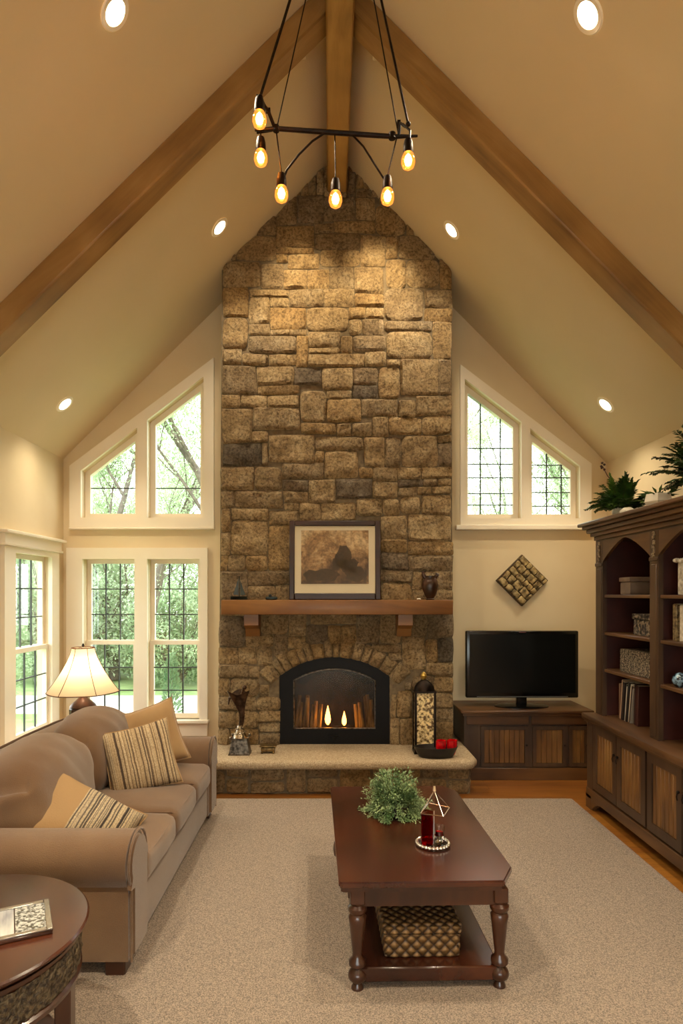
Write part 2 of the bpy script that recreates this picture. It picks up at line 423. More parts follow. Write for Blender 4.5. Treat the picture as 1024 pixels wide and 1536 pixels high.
# ------------------------------------------------------------------ stone fireplace
def stone_mat(name='field_stone'):
    m, nt, b = newmat(name)
    at = nt.nodes.new('ShaderNodeAttribute'); at.attribute_name = 'tone'
    v = coords(nt)
    n1 = noise_n(nt, v, 9, 6, .62); n2 = noise_n(nt, v, 46, 8, .75, .2)
    base = ramp(nt, at.outputs['Fac'], [(0, lin('#7b7264')), (.1, lin('#a08f78')), (.35, lin('#c4ad86')), (.6, lin('#d2b98e')), (.8, lin('#c6a672')), (1, lin('#dfcaa2'))])
    mx = nt.nodes.new('ShaderNodeMixRGB'); mx.blend_type = 'MULTIPLY'; mx.inputs[0].default_value = .8
    nt.links.new(base, mx.inputs[1]); nt.links.new(ramp(nt, n1, [(.3, lin('#b3a48d')), (.5, lin('#e2d8c6')), (.68, (1, 1, 1, 1))]), mx.inputs[2])
    m2 = nt.nodes.new('ShaderNodeMixRGB'); m2.blend_type = 'MULTIPLY'; m2.inputs[0].default_value = .75
    nt.links.new(mx.outputs[0], m2.inputs[1]); nt.links.new(ramp(nt, n2, [(.38, lin('#5f503c')), (.56, (1, 1, 1, 1))]), m2.inputs[2])
    nt.links.new(m2.outputs[0], b.inputs['Base Color']); b.inputs['Roughness'].default_value = .88
    ad = nt.nodes.new('ShaderNodeMath'); ad.operation = 'MULTIPLY_ADD'; ad.inputs[1].default_value = .6
    nt.links.new(n1, ad.inputs[0]); nt.links.new(n2, ad.inputs[2])
    bumpn(nt, b, ad.outputs[0], 1, .035)
    return m
STONE = stone_mat(); MORTAR = M('mortar', '#655743', '#7d6d53', 30, .95, .5, 80)
YF, SF = 950/174, 174.0
def fp(px, py): return ((px-VX)/SF, HC-(py-VY)/SF)
def warp(x, z, a=.013):
    n = noise.noise_vector(Vector((x*3.1, 7.7, z*3.1))); n2 = noise.noise_vector(Vector((x*9, 2.2, z*9)))
    return x+n.x*a*1.3+n2.x*a*.5, z+n.z*a*1.3+n2.z*a*.5
class Stones:
    def __init__(s): s.mb = MB(); s.lay = s.mb.bm.verts.layers.float.new('tone')
    def stone(s, quad, tone, place, dome=.03, cr=.16, seed=0, step=.024, gap=.0015, rough=.02):
        """quad: 4 (x, z) corners bl, br, tr, tl; place(x, z, out) -> 3D"""
        q = [Vector(p) for p in quad]; c = sum(q, Vector((0, 0)))/4
        q = [p+(c-p).normalized()*gap*1.4 for p in q]
        w = ((q[1]-q[0]).length+(q[2]-q[3]).length)/2; h = ((q[3]-q[0]).length+(q[2]-q[1]).length)/2
        nx = max(5, min(24, int(w/step))); nz = max(5, min(24, int(h/step)))
        k = cr; ph = random.uniform(0, 50); tx, tz = random.uniform(-.009, .009), random.uniform(-.009, .009); G = []
        ex = min(w, h)
        for j in range(nz+1):
            row = []
            for i in range(nx+1):
                u, v = 2*i/nx-1, 2*j/nz-1
                uu = math.copysign(abs(u)**.72, u) if u else 0; vv = math.copysign(abs(v)**.72, v) if v else 0
                kx, kz = min(.5, k*ex/w*.8), min(.5, k*ex/h*.8)
                U = uu*(1-kx*abs(vv)**6); V = vv*(1-kz*abs(uu)**6)
                a = q[0].lerp(q[1], (U+1)/2); b = q[3].lerp(q[2], (U+1)/2); p = a.lerp(b, (V+1)/2)
                du, dv = (1-abs(uu))*w/2, (1-abs(vv))*h/2        # distance from the edges
                e = min(1, du/.013) ; g = min(1, dv/.013)
                edge = (1-(1-e)**2.2)*(1-(1-g)**2.2)
                n = noise.noise(Vector((p.x*8, ph, p.y*8)))*.6+noise.noise(Vector((p.x*22, ph, p.y*22)))*.4+noise.noise(Vector((p.x*50, ph, p.y*50)))*.22
                out = -.014+edge*(.014+dome*(.5+.5*(1-uu*uu)*(1-vv*vv))+n*rough*1.5+tx*U+tz*V)
                jit = noise.noise_vector(Vector((p.x*16, ph, p.y*16)))*.005
                vt = s.mb.bm.verts.new(place(p.x+jit.x, p.y+jit.z, out)); vt[s.lay] = tone
                row.append(vt)
            G.append(row)
        for j in range(nz):
            for i in range(nx):
                s.mb.bm.faces.new((G[j][i], G[j][i+1], G[j+1][i+1], G[j+1][i]))
    def build(s, *a, **k): return s.mb.build(*a, **k)

# courses read off the wall, in pixels of three enlarged crops
A_ = '355,220,465,300;465,225,585,280;585,225,670,290;275,215,355,300;215,285,275,345;275,305,425,392;420,278,495,320;498,278,658,338;660,250,765,350;430,320,605,400;148,345,272,447;275,392,420,420;605,340,705,475;705,345,755,437;755,350,905,440;270,418,320,460;320,415,440,478;455,398,600,470;785,440,918,550;920,455,962,558;695,437,782,545;68,448,208,555;208,455,305,560;305,480,400,560;398,472,485,558;485,490,580,560;580,470,692,575;65,555,160,670;197,560,330,592;160,580,252,690;252,592,330,628;330,565,460,628;460,555,597,628;600,573,690,630;695,545,858,683;858,555,962,628;860,630,962,683;245,630,390,715;390,630,555,722;555,630,625,680;622,630,695,675;608,680,710,730;710,685,888,722;888,686,965,838;65,672,160,795;160,690,240,740;155,742,350,808;350,765,400,830;250,715,395,742;380,728,522,790;525,740,575,798;555,682,608,740;575,730,700,800;705,722,888,830;60,795,140,858;142,805,240,860;243,808,350,855;405,790,512,808;402,808,620,865;622,800,722,868;55,862,192,975;195,855,345,938;345,855,458,940;458,858,575,958;577,870,672,935;568,930,675,990;672,868,762,978;755,832,910,976;910,840,968,978;195,940,365,978'
B_ = '55,32,130,80;130,35,237,82;237,35,358,76;360,0,468,135;470,40,607,138;470,15,568,40;608,38,752,122;752,52,825,118;825,35,970,108;50,84,178,200;178,80,355,172;372,140,512,190;512,142,572,193;572,145,650,195;650,140,715,190;718,118,848,187;850,112,972,187;560,124,712,140;180,168,240,222;48,205,215,316;215,222,240,300;240,177,418,300;422,195,620,255;620,195,695,315;698,205,765,302;768,187,915,304;915,187,970,220;922,222,972,316;420,257,462,300;463,254,597,357;597,314,652,360;50,318,182,407;190,303,300,405;300,300,460,360;652,322,755,370;755,324,850,360;852,318,972,360;698,304,870,320;305,362,398,410;400,364,508,458;508,362,650,443;652,372,740,445;740,364,855,392;858,360,915,390;915,360,972,388;45,412,103,472;110,405,300,476;305,412,397,455;780,395,830,428;832,392,885,428;886,388,972,425;850,427,972,495;768,430,847,505;690,447,765,512;588,445,690,490;455,462,588,522;360,458,450,520;293,455,370,487;238,487,360,540;90,478,240,528;40,478,90,575;96,530,243,662;246,545,322,690;690,512,795,595;796,500,970,600;690,596,795,656;796,603,970,662;692,657,795,720;800,662,968,725;40,575,95,658;40,662,82,722;83,662,152,725;155,668,238,725;690,722,795,773;805,728,850,790;690,775,818,840;165,725,330,780;165,780,272,840;40,727,165,840;272,780,325,840;850,728,970,790;818,792,970,840;340,540,520,660;520,540,680,640;340,660,460,800;460,700,680,820'
C_ = '62,155,168,262;66,268,138,335;138,268,202,335;200,285,280,345;62,337,172,382;62,384,110,445;110,382,210,448;215,385,290,442;60,448,145,505;205,445,290,502;60,505,135,565;212,502,290,545;214,547,290,580;214,580,290,628;60,567,110,632;135,505,210,560;145,450,204,504;110,567,212,632;174,340,262,382;245,175,325,222;325,168,385,205;390,192,470,240;430,160,560,190;470,192,510,238;512,192,570,238;570,180,655,235;655,180,740,228;740,180,830,228;750,235,828,325;830,240,868,320;866,243,928,318;832,330,928,378;780,380,855,432;855,382,930,432;780,435,855,490;855,435,925,490;780,492,855,560;855,492,925,545;697,375,778,430;697,432,720,528;720,432,778,525;697,530,728,618;728,530,780,635;855,547,925,630;780,562,855,632;832,160,928,238;168,225,245,280'
PXR = []
for src, (ox, oy, sc) in ((A_, (310, 220, 390/1024)), (B_, (310, 580, 390/1024)), (C_, (300, 860, 420/1024))):
    for r in src.split(';'):
        a, b_, c, d = map(float, r.split(',')); PXR.append((ox+a*sc, oy+b_*sc, ox+c*sc, oy+d*sc))
GX0, GY0, CS = 324, 190, 3
NX, NY = 120, 312
AX, ASPR, AAP, AHW = 501.5, 1015, 986, 82.5         # arch centre, spring line, apex and half width in face pixels
ARAD = (AHW**2+(ASPR-AAP)**2)/(2*(ASPR-AAP)); ACY = AAP+ARAD
VOUS = 27                                            # depth of the arch ring in pixels
own = [[-1]*NX for _ in range(NY)]
for j in range(NY):
    for i in range(NX):
        px, py = GX0+(i+.5)*CS, GY0+(j+.5)*CS
        x, z = fp(px, py)
        r = math.hypot(px-AX, py-ACY)
        if py > 1121: own[j][i] = -2
        if abs(px-AX) < AHW and py > ASPR-4: own[j][i] = -2
        if r < ARAD+VOUS-7 and py < ACY and abs(math.atan2(px-AX, ACY-py)) < math.asin(AHW/ARAD)+.17: own[j][i] = -2
        lx = 334-8*max(0, (py-500)/620); rx = 677.5+4*max(0, (py-500)/620)
        if px < lx or px > rx: own[j][i] = -2
        if z > ceil_z(x)+.16: own[j][i] = -2
rects = []
def free(i0, j0, i1, j1):
    return 0 <= i0 and 0 <= j0 and i1 <= NX and j1 <= NY and all(own[j][i] == -1 for j in range(j0, j1) for i in range(i0, i1))
def claim(r, k):
    for j in range(r[1], r[3]):
        for i in range(r[0], r[2]): own[j][i] = k
for (a, b_, c, d) in PXR:
    r = [max(0, round((a-GX0)/CS)), max(0, round((b_-GY0)/CS)), min(NX, round((c-GX0)/CS)), min(NY, round((d-GY0)/CS))]
    while r[2]-r[0] >= 3 and r[3]-r[1] >= 3 and not free(*r):
        L = [sum(own[j][r[0]] != -1 for j in range(r[1], r[3]))/(r[3]-r[1]), sum(own[r[1]][i] != -1 for i in range(r[0], r[2]))/(r[2]-r[0]),
             sum(own[j][r[2]-1] != -1 for j in range(r[1], r[3]))/(r[3]-r[1]), sum(own[r[3]-1][i] != -1 for i in range(r[0], r[2]))/(r[2]-r[0])]
        k = L.index(max(L))
        if max(L) == 0: break
        if k < 2: r[k] += 1
        else: r[k] -= 1
    if r[2]-r[0] >= 3 and r[3]-r[1] >= 3 and free(*r):
        rects.append(r); claim(r, len(rects)-1)
def grow(n):
    for _ in range(n):
        for k, r in enumerate(rects):
            for side in (0, 1, 2, 3):
                if side == 0 and free(r[0]-1, r[1], r[0], r[3]): r[0] -= 1
                elif side == 1 and free(r[0], r[1]-1, r[2], r[1]): r[1] -= 1
                elif side == 2 and free(r[2], r[1], r[2]+1, r[3]): r[2] += 1
                elif side == 3 and free(r[0], r[3], r[2], r[3]+1): r[3] += 1
                else: continue
                claim(r, k)
grow(4)
for j in range(NY):
    for i in range(NX):
        if own[j][i] != -1: continue
        w = h = 1; W_, H_ = random.randint(9, 22), random.randint(7, 14)
        while w < W_ and free(i, j, i+w+1, j+1): w += 1
        while h < H_ and free(i, j, i+w, j+h+1): h += 1
        if w >= 4 and h >= 4: rects.append([i, j, i+w, j+h]); claim(rects[-1], len(rects)-1)
grow(7)
FIRE = thing('stone_fireplace', (.05, 5.3, 0), 'tall field stone fireplace and chimney with raised hearth and oak mantel', 'fireplace')
face = lambda x, z, out: (x, YF-out, z)
S = Stones()
for r in rects:
    p0 = fp(GX0+r[0]*CS, GY0+r[3]*CS); p1 = fp(GX0+r[2]*CS, GY0+r[1]*CS)
    if p1[0]-p0[0] < .05 and p1[1]-p0[1] < .05: continue
    q = [warp(p0[0], p0[1]), warp(p1[0], p0[1]), warp(p1[0], p1[1]), warp(p0[0], p1[1])]
    px, py = GX0+(r[0]+r[2])*CS/2, GY0+(r[1]+r[3])*CS/2
    tone = random.betavariate(2.2, 2)
    if abs(px-668) < 14 and abs(py-975) < 16: tone = 0
    elif 327 < px < 392 and 658 < py < 700: tone = .02
    elif abs(px-550) < 20 and 573 < py < 600: tone = .03
    elif abs(px-530) < 27 and 715 < py < 750: tone = .05
    S.stone(q, tone, face, dome=random.uniform(.003, .017), cr=random.choice([.02, .05, .09, .18]))
bm = S.mb.bm
for (pt, nr) in (((0, YF, ceil_z(0)-.004), (-.986, 0, 1)), ((.2, YF, ceil_z(.2)-.004), (1.0127, 0, 1))):
    bmesh.ops.bisect_plane(bm, geom=bm.verts[:]+bm.edges[:]+bm.faces[:], plane_co=pt, plane_no=nr, clear_outer=True)
S.build('chimney_stonework', STONE, FIRE, smooth=50)
# arch ring of wedge stones
S = Stones(); a0 = math.asin(AHW/ARAD)+.14; edges = [-a0]; 
cuts = [.0]; tot = 0
ws = [random.choice([1.5, 1, .8, .9, 1.2, .7]) for _ in range(15)]; ws[0] = ws[-1] = 1.7
acc = 0
for k, wgt in enumerate(ws):
    t0 = -a0+2*a0*acc/sum(ws); acc += wgt; t1 = -a0+2*a0*acc/sum(ws)
    pt = lambda t, r: fp(AX+math.sin(t)*r, ACY-math.cos(t)*r)
    ro = ARAD+VOUS+random.uniform(-3, 2)
    S.stone([pt(t0, ARAD-.5), pt(t1, ARAD-.5), pt(t1, ro), pt(t0, ro)], random.uniform(.3, .9), face, dome=.02, cr=.1)
S.build('arch_stones', STONE, FIRE, smooth=50)
# solid core behind the stones, with the arched fire opening
def arcpts(hw, spr, apx, n=16):
    rr = (hw**2+(spr-apx)**2)/(2*(spr-apx)); cy = apx+rr; t = math.asin(hw/rr)
    return [fp(AX+math.sin(-t+2*t*i/n)*rr, cy-math.cos(-t+2*t*i/n)*rr) for i in range(n+1)]
bz = .295
def arch_poly(hw, spr, apx, zb): 
    p = arcpts(hw, spr, apx); return [(p[0][0], zb)]+p+[(p[-1][0], zb)]
xl, xr = -.935, 1.05
core = [(xl-.03, 0), (xr+.01, 0), (xr, ceil_z(xr)-.01), (XRG, ZRG-.01), (xl, ceil_z(xl)-.01)]
curveface(core, [arch_poly(AHW, ASPR, AAP, bz)], YW-YF-.02, backplace((YF+.02+YW)/2)).build('chimney_core', MORTAR, FIRE)
# raised hearth
mb = MB()
cap = [(-1.06, YF+.02), (-1.06, 4.97), (-1.02, 4.925), (1.06, 4.925), (1.12, 4.95), (1.165, 5.03), (1.165, YW-.02), (1.04, YW-.02), (1.04, YF+.02)]
mb.poly([(x, y, .222) for x, y in cap], (0, 0, .073))
es = [e for e in mb.bm.edges if abs(e.verts[0].co.z-e.verts[1].co.z) < 1e-5 and min(e.verts[0].co.y, e.verts[1].co.y) < 5.4]
bmesh.ops.bevel(mb.bm, geom=es, offset=.03, segments=4, affect='EDGES', profile=.5)
mb.build('hearth_slab', HEARTH, FIRE, smooth=60)
MB().span((-1.03, 5.06, 0), (1.115, YF+.03, .222)).build('hearth_core', MORTAR, FIRE)
S = Stones()
def strip(x0, x1, z0, z1, place, wmin=.13, wmax=.34):
    x = x0
    while x < x1-.03:
        w = min(random.uniform(wmin, wmax), x1-x); w = x1-x if x1-x-w < .08 else w
        if random.random() < .3: hs = [z0, z1]
        else: m_ = z0+(z1-z0)*random.uniform(.38, .6); hs = [z0, m_, z1]
        for a, b_ in zip(hs, hs[1:]):
            q = [warp(x, a, .007), warp(x+w, a, .007), warp(x+w, b_, .007), warp(x, b_, .007)]
            S.stone(q, random.betavariate(2, 1.6), place, dome=.018, cr=.15)
        x += w
strip(-1.03, 1.115, .0, .222, lambda x, z, o: (x, 5.055-o, z))
strip(5.05, YW-.03, .0, .222, lambda x, z, o: (1.118+o, x, z))
S.build('hearth_stonework', STONE, FIRE, smooth=50)
# mantel shelf
mb = MB(); mb.span((-.895, 5.19, 1.425), (1.008, YF+.02, 1.545), bev=.008, seg=2)
man = mb.build('mantel', MANTEL, FIRE)
for x in (-.655, .625):
    mb = MB(); mb.poly([(x-.06, 5.25, 1.425), (x-.06, YF+.02, 1.425), (x-.06, YF+.02, 1.235), (x-.06, 5.37, 1.235), (x-.06, 5.34, 1.30), (x-.06, 5.25, 1.335)], (.12, 0, 0))
    mb.build('corbel', MANTEL, man)
# firebox
YD = YF+.03
mb = MB(); outer = arch_poly(AHW+1, ASPR, AAP-1, bz)
mb.poly([(x, YF+.40, z) for x, z in outer], (0, .015, 0))
n = len(outer)
for i in range(n):
    a, b_ = outer[i], outer[(i+1) % n]; va = [mb.bm.verts.new(p) for p in ((a[0], YF+.02, a[1]), (b_[0], YF+.02, b_[1]), (b_[0], YF+.41, b_[1]), (a[0], YF+.41, a[1]))]
    mb.bm.faces.new(va)
SOOT = M('sooty_brick', '#1c130d', '#3a2618', 14, .9, .3, 60)
mb.build('firebox', SOOT, FIRE)
def px_arch(hw, spr, apx, yb): 
    p = arcpts(hw, spr, apx, 14); return [fp(AX-hw, yb)]+p+[fp(AX+hw, yb)]
hole = px_arch(61, 1021, 1004, 1093)
surround = curveface(arch_poly(AHW+.6, ASPR, AAP-.6, bz), [hole], .02, backplace(YD)).build('fire_screen', BLACK, FIRE)
mb = MB(); rr = px_arch(61, 1021, 1004, 1093)
mb.tube([(x, YD-.014, z) for x, z in rr]+[(rr[0][0], YD-.014, rr[0][1])], .007, 6); mb.build('screen_trim', PEWTER, surround)
mb = MB(); mb.poly([(x, YD+.004, z) for x, z in hole], (0, .003, 0)); mb.build('screen_glass', glass('fire_glass', '#e3d3b8', .03, .25), surround)
mb = MB(); h0 = fp(500, 1104); mb.box((h0[0], YD-.02, h0[1]), (.10, .014, .014), bev=.004); mb.box((h0[0], YD-.014, h0[1]-.03), (.03, .02, .03), bev=.004); mb.build('latch', BLACK, surround)
# inner lintel curve, streak logs, charred logs, candles with flames
mb = MB(); il = arcpts(46, 1031, 1010, 12); ol = arcpts(60, 1027, 1004, 12)
mb.poly([(x, YD+.10, z) for x, z in il]+[(x, YD+.10, z) for x, z in ol[::-1]], (0, .01, 0)); mb.build('smoke_hood', BLACK, FIRE)
STREAK = M('reflection_tan', '#6b5736', '#cdb88a', 22, .8, .4, 40, stretch=(1, 1, .25))  # pale upright logs stand in for light streaks reflected in the glass
mb = MB()
for side, xs in ((-1, (441, 447, 453, 459, 465, 471, 477)), (1, (562, 557, 552, 547, 542, 537))):
    for k, x in enumerate(xs):
        p = P(x, 1094, YF+.12+.04*(k % 3)); p.z = bz+.01
        MB().tube([p, p+Vector((random.uniform(-.02, .02)-side*.03, .05, random.uniform(.30, .40)-.01*abs(k))), ], [.02, .017], 9).build('reflected_streak', STREAK, FIRE)
CHR = M('charred', '#120c08', '#2c1d12', 20, .95, .6, 50)
for k in range(4):
    y = YF+.17+.05*k; MB().cyl((-.18, y, bz+.045), (.22, y+random.uniform(-.03, .03), bz+.05), .026, .022, 10).build('charred_log', CHR, FIRE)
MB().cyl((-.12, YF+.2, bz+.09), (.2, YF+.28, bz+.095), .024, .02, 10).build('charred_log', CHR, FIRE)
mb = MB()
for i in range(9): x = -.22+.055*i; mb.cyl((x, YF+.1, bz+.02), (x, YF+.33, bz+.02), .006, n=6)
mb.cyl((-.24, YF+.12, bz+.02), (.24, YF+.12, bz+.02), .007, n=6); mb.cyl((-.24, YF+.12, bz), (-.24, YF+.12, bz+.1), .008, n=6); mb.cyl((.24, YF+.12, bz), (.24, YF+.12, bz+.1), .008, n=6)
mb.build('grate', BLACK, FIRE)
FL = emit('flame_core', '#ffb65a', 24)
for x, y0, h, w in ((491.5, 1087, .17, .026), (516, 1088, .125, .021)):
    p = P(x, y0, YF+.13)
    mb = MB(); prof = [(w*.3, 0), (w*.8, h*.12), (w, h*.28), (w*.8, h*.5), (w*.42, h*.75), (w*.12, h*.94), (.001, h)]
    mb.lathe(prof, p, 12, 1, .7); mb.build('flame', FL, FIRE)
# ------------------------------------------------------------------ things on the mantel and hearth
zt = 1.545
# framed print leaning on the stones
fr = thing('framed_print', (.04, 5.33, zt), 'large dark framed brown print with cream mat leaning above the mantel', 'picture', local=True, rot=(math.radians(-4), 0, 0))
W2, H2 = .385, .672
mb = MB()
mb.span((-W2, -.02, 0), (-W2+.045, .02, H2), bev=.006); mb.span((W2-.045, -.02, 0), (W2, .02, H2), bev=.006)
mb.span((-W2+.045, -.02, 0), (W2-.045, .02, .055), bev=.006); mb.span((-W2+.045, -.02, H2-.045), (W2-.045, .02, H2), bev=.006)
mb.build('frame', wood('frame_wood', '#1d0e08', '#2e170d', '#3d2011', 'x', .4, .1, 5), fr)
MB().span((-W2+.04, 0, .05), (W2-.04, .012, H2-.04)).build('mat', M('mat_board', '#ded2b2', '#e2d7b8', 4, .9), fr)
def art():
    m, nt, b = newmat('print_ink'); v = coords(nt, (1, 1, 1))
    n = noise_n(nt, v, 5.5, 8, .68, .8); n2 = noise_n(nt, v, 30, 5, .7)
    sp = nt.nodes.new('ShaderNodeSeparateXYZ'); nt.links.new(v, sp.inputs[0])
    ad = nt.nodes.new('ShaderNodeMath'); ad.operation = 'MULTIPLY_ADD'; ad.inputs[1].default_value = .55; nt.links.new(sp.outputs['Z'], ad.inputs[0]); nt.links.new(n, ad.inputs[2])
    c = ramp(nt, ad.outputs[0], [(.5, lin('#2a1c12')), (.62, lin('#6a4e30')), (.74, lin('#a98455')), (.86, lin('#d6b98a'))])
    mx = nt.nodes.new('ShaderNodeMixRGB'); mx.blend_type = 'MULTIPLY'; mx.inputs[0].default_value = .6
    nt.links.new(c, mx.inputs[1]); nt.links.new(ramp(nt, n2, [(.4, lin('#6b5a48')), (.6, (1, 1, 1, 1))]), mx.inputs[2])
    nt.links.new(mx.outputs[0], b.inputs['Base Color']); b.inputs['Roughness'].default_value = .5; return m
pr = MB().span((-.285, -.004, .135), (.285, .0, .59)).build('print', art(), fr)
mb = MB()                                    # the dark tree and rocks of the picture, printed flat on the sheet
def blob(cx, cz, rx, rz, n=26, k=.3):
    pts = []
    for i in range(n):
        t = 2*PI*i/n; q = 1+k*noise.noise(Vector((math.cos(t)*2+cx*30, math.sin(t)*2, cz*20)))+random.uniform(-.1, .1)
        pts.append((cx+math.cos(t)*rx*q, -.0052, cz+math.sin(t)*rz*q))
    mb.poly(pts, (0, .001, 0))
blob(.07, .36, .075, .10); blob(.02, .31, .05, .05); blob(.12, .29, .09, .06); blob(-.08, .21, .12, .05); blob(.17, .22, .08, .06); blob(-.2, .2, .06, .05)
mb.build('printed_tree', M('print_dark', '#21180f', '#3a2a1a', 40, .6), pr)
g = MB().span((-W2+.04, -.012, .05), (W2-.04, -.0095, H2-.04)); g.build('glazing', glass('frame_glass', '#ffffff', .05), fr)
# sailboat
def at_px(px, y): return (px-VX)/F*y
x = at_px(358, 5.3)
sb = thing('sailboat_figurine', (x, 5.3, zt), 'small dark model sailboat at the left end of the mantel', 'figurine')
mb = MB(); hull = [(-.065, 0, 0), (-.075, 0, .03), (.07, 0, .025), (.05, 0, 0)]
for k in (0,):
    rings = []
    for i in range(9):
        t = -1+2*i/8; wd = .02*(1-t*t)**.5+.001; xx = x+t*.07
        rings.append([mb.bm.verts.new((xx, 5.3-wd, zt+.03)), mb.bm.verts.new((xx, 5.3-wd*.4, zt+.002)), mb.bm.verts.new((xx, 5.3+wd*.4, zt+.002)), mb.bm.verts.new((xx, 5.3+wd, zt+.03))])
    mb.skin(rings)
BOATM = M('dark_bronze', '#151b1b', '#2c3633', 30, .35, metal=.7)
mb.build('hull', BOATM, sb)
MB().cyl((x+.005, 5.3, zt+.02), (x+.005, 5.3, zt+.2), .0035, n=8).build('mast', BOATM, sb)
mb = MB(); mb.poly([(x-.002, 5.299, zt+.04), (x-.045, 5.292, zt+.045), (x-.002, 5.297, zt+.185)], (0, .003, 0)); mb.poly([(x+.012, 5.3, zt+.04), (x+.055, 5.294, zt+.042), (x+.012, 5.3, zt+.165)], (0, .003, 0)); mb.build('sail', M('dark_sail', '#2b3432', '#3d4744', 20, .5), sb)
x = at_px(407, 5.28)
tag(MB().soft((x, 5.28, zt+.014), (.10, .035, .028), .012, nz=.003, nf=30, n=8).ball((x-.01, 5.28, zt+.034), .014).build('pebble_ornament', BOATM, org=(x, 5.28, zt)), 'tiny dark low ornament between the sailboat and the framed print', 'ornament')
# owl-eared vase
x = at_px(645, 5.3)
vs = thing('eared_vase', (x, 5.3, zt), 'dark brown eared vase at the right end of the mantel', 'vase')
VM = M('vase_glaze', '#1d0f08', '#40230f', 14, .3, .2, 30)
mb = MB(); mb.lathe([(.034, .0), (.038, .006), (.03, .014), (.048, .04), (.066, .09), (.07, .125), (.062, .16), (.046, .185), (.05, .20), (.044, .2), (.038, .18), (.02, .12)], (x, 5.3, zt), 24, 1, .8); mb.build('body', VM, vs)
for s_, hgt in ((-1, .245), (1, .225)):
    mb = MB(); mb.tube([(x+s_*.03, 5.3, zt+.17), (x+s_*.055, 5.3, zt+.205), (x+s_*.062, 5.295, zt+hgt-.015), (x+s_*.045, 5.29, zt+hgt)], [.016, .018, .013, .005], 10); mb.build('ear', VM, vs)
x = at_px(628, 5.27)
tag(MB().ball((x, 5.27, zt+.007), .011, sc=(1.6, 1, .7)).build('shell_ornament', WHITE, org=(x, 5.27, zt)), 'tiny pale shell on the mantel left of the eared vase', 'ornament')
# hearth: fluted sculpture on a dark square pedestal
hz = .295
x, y = at_px(360, 5.16), 5.16
sc_ = thing('twisted_sculpture', (x, y, hz), 'tall dark metal fluted vase sculpture on square pewter pedestal, left hearth', 'sculpture')
mb = MB(); mb.poly([(x-.085, y-.07, hz), (x+.085, y-.07, hz), (x+.085, y+.07, hz), (x-.085, y+.07, hz)], (0, 0, .012))
def taper(mb, c, a, b_, z0, z1):
    q = [[mb.bm.verts.new((c[0]+sx*w, c[1]+sy*w*.85, z)) for sx, sy in ((-1, -1), (1, -1), (1, 1), (-1, 1))] for w, z in ((a, z0), (b_, z1))]
    mb.skin(q)
taper(mb, (x, y), .082, .062, hz+.012, hz+.12); taper(mb, (x, y), .07, .07, hz+.12, hz+.132)
for sx in (-1, 1):
    for sy in (-1, 1): mb.ball((x+sx*.07, y+sy*.06, hz+.14), .012)
mb.build('pedestal', PEWTER, sc_)
mb = MB(); mb.lathe([(.058, .13), (.05, .155), (.035, .18), (.028, .205), (.02, .23)], (x, y, hz), 20); 
for i in range(16):
    t = i*.8; mb.ball((x+math.cos(t)*(.05-.0018*i), y+math.sin(t)*(.05-.0018*i), hz+.14+.005*i), .011, nz=.3)
mb.build('cast_cap', M('bright_pewter', '#8d8373', '#d9d0bf', 60, .2, metal=1), sc_)
mb = MB(); rings = []; N = 28
for k in range(16):
    t = k/15; z = hz+.2+.30*t; r = .016+.008*abs(math.sin(t*3))+.072*max(0, (t-.42)/.58)**1.5
    cx = x+.012*math.sin(t*5); sw = 1.1*t
    rings.append([mb.bm.verts.new((cx+math.cos(a)*r*(1+.12*math.sin(a*3+sw*3)), y+math.sin(a)*r*.7*(1+.12*math.sin(a*3+sw*3)), z+.016*t**4*math.sin(a*3+sw*3))) for a in [2*PI*i/N for i in range(N)]])
mb.skin(rings, cap=False)
VBR = M('vase_bronze', '#2b1d14', '#5a4433', 25, .28, .3, 30, metal=.7)
mb.build('fluted_vase', VBR, sc_)
mb = MB(); mb.tube([(x+.005, y-.01, hz+.44), (x+.02, y-.02, hz+.5), (x+.035, y-.02, hz+.535)], [.008, .01, .012], 8); mb.ball((x+.038, y-.02, hz+.54), .019); mb.tube([(x-.05, y, hz+.47), (x-.085, y-.01, hz+.45), (x-.095, y-.01, hz+.40)], [.012, .012, .004], 8); mb.build('figure', VBR, sc_)
# small footed box
x, y = at_px(402, 5.18), 5.18
bx = thing('footed_trinket_box', (x, y, hz), 'little bronze footed box beside the twisted sculpture on the hearth', 'box')
BR = M('antique_bronze', '#4c3a22', '#8d7448', 30, .35, .3, 50, metal=.7)
mb = MB(); mb.soft((x, y, hz+.034), (.115, .07, .034), .01, n=6); mb.build('body', BR, bx)
mb = MB(); mb.soft((x, y, hz+.058), (.135, .08, .012), .005, n=6); mb.build('lid', BR, bx)
for sx in (-1, 1):
    for sy in (-1, 1): MB().ball((x+sx*.045, y+sy*.026, hz+.01), .0105, n=8).build('foot', BR, bx)
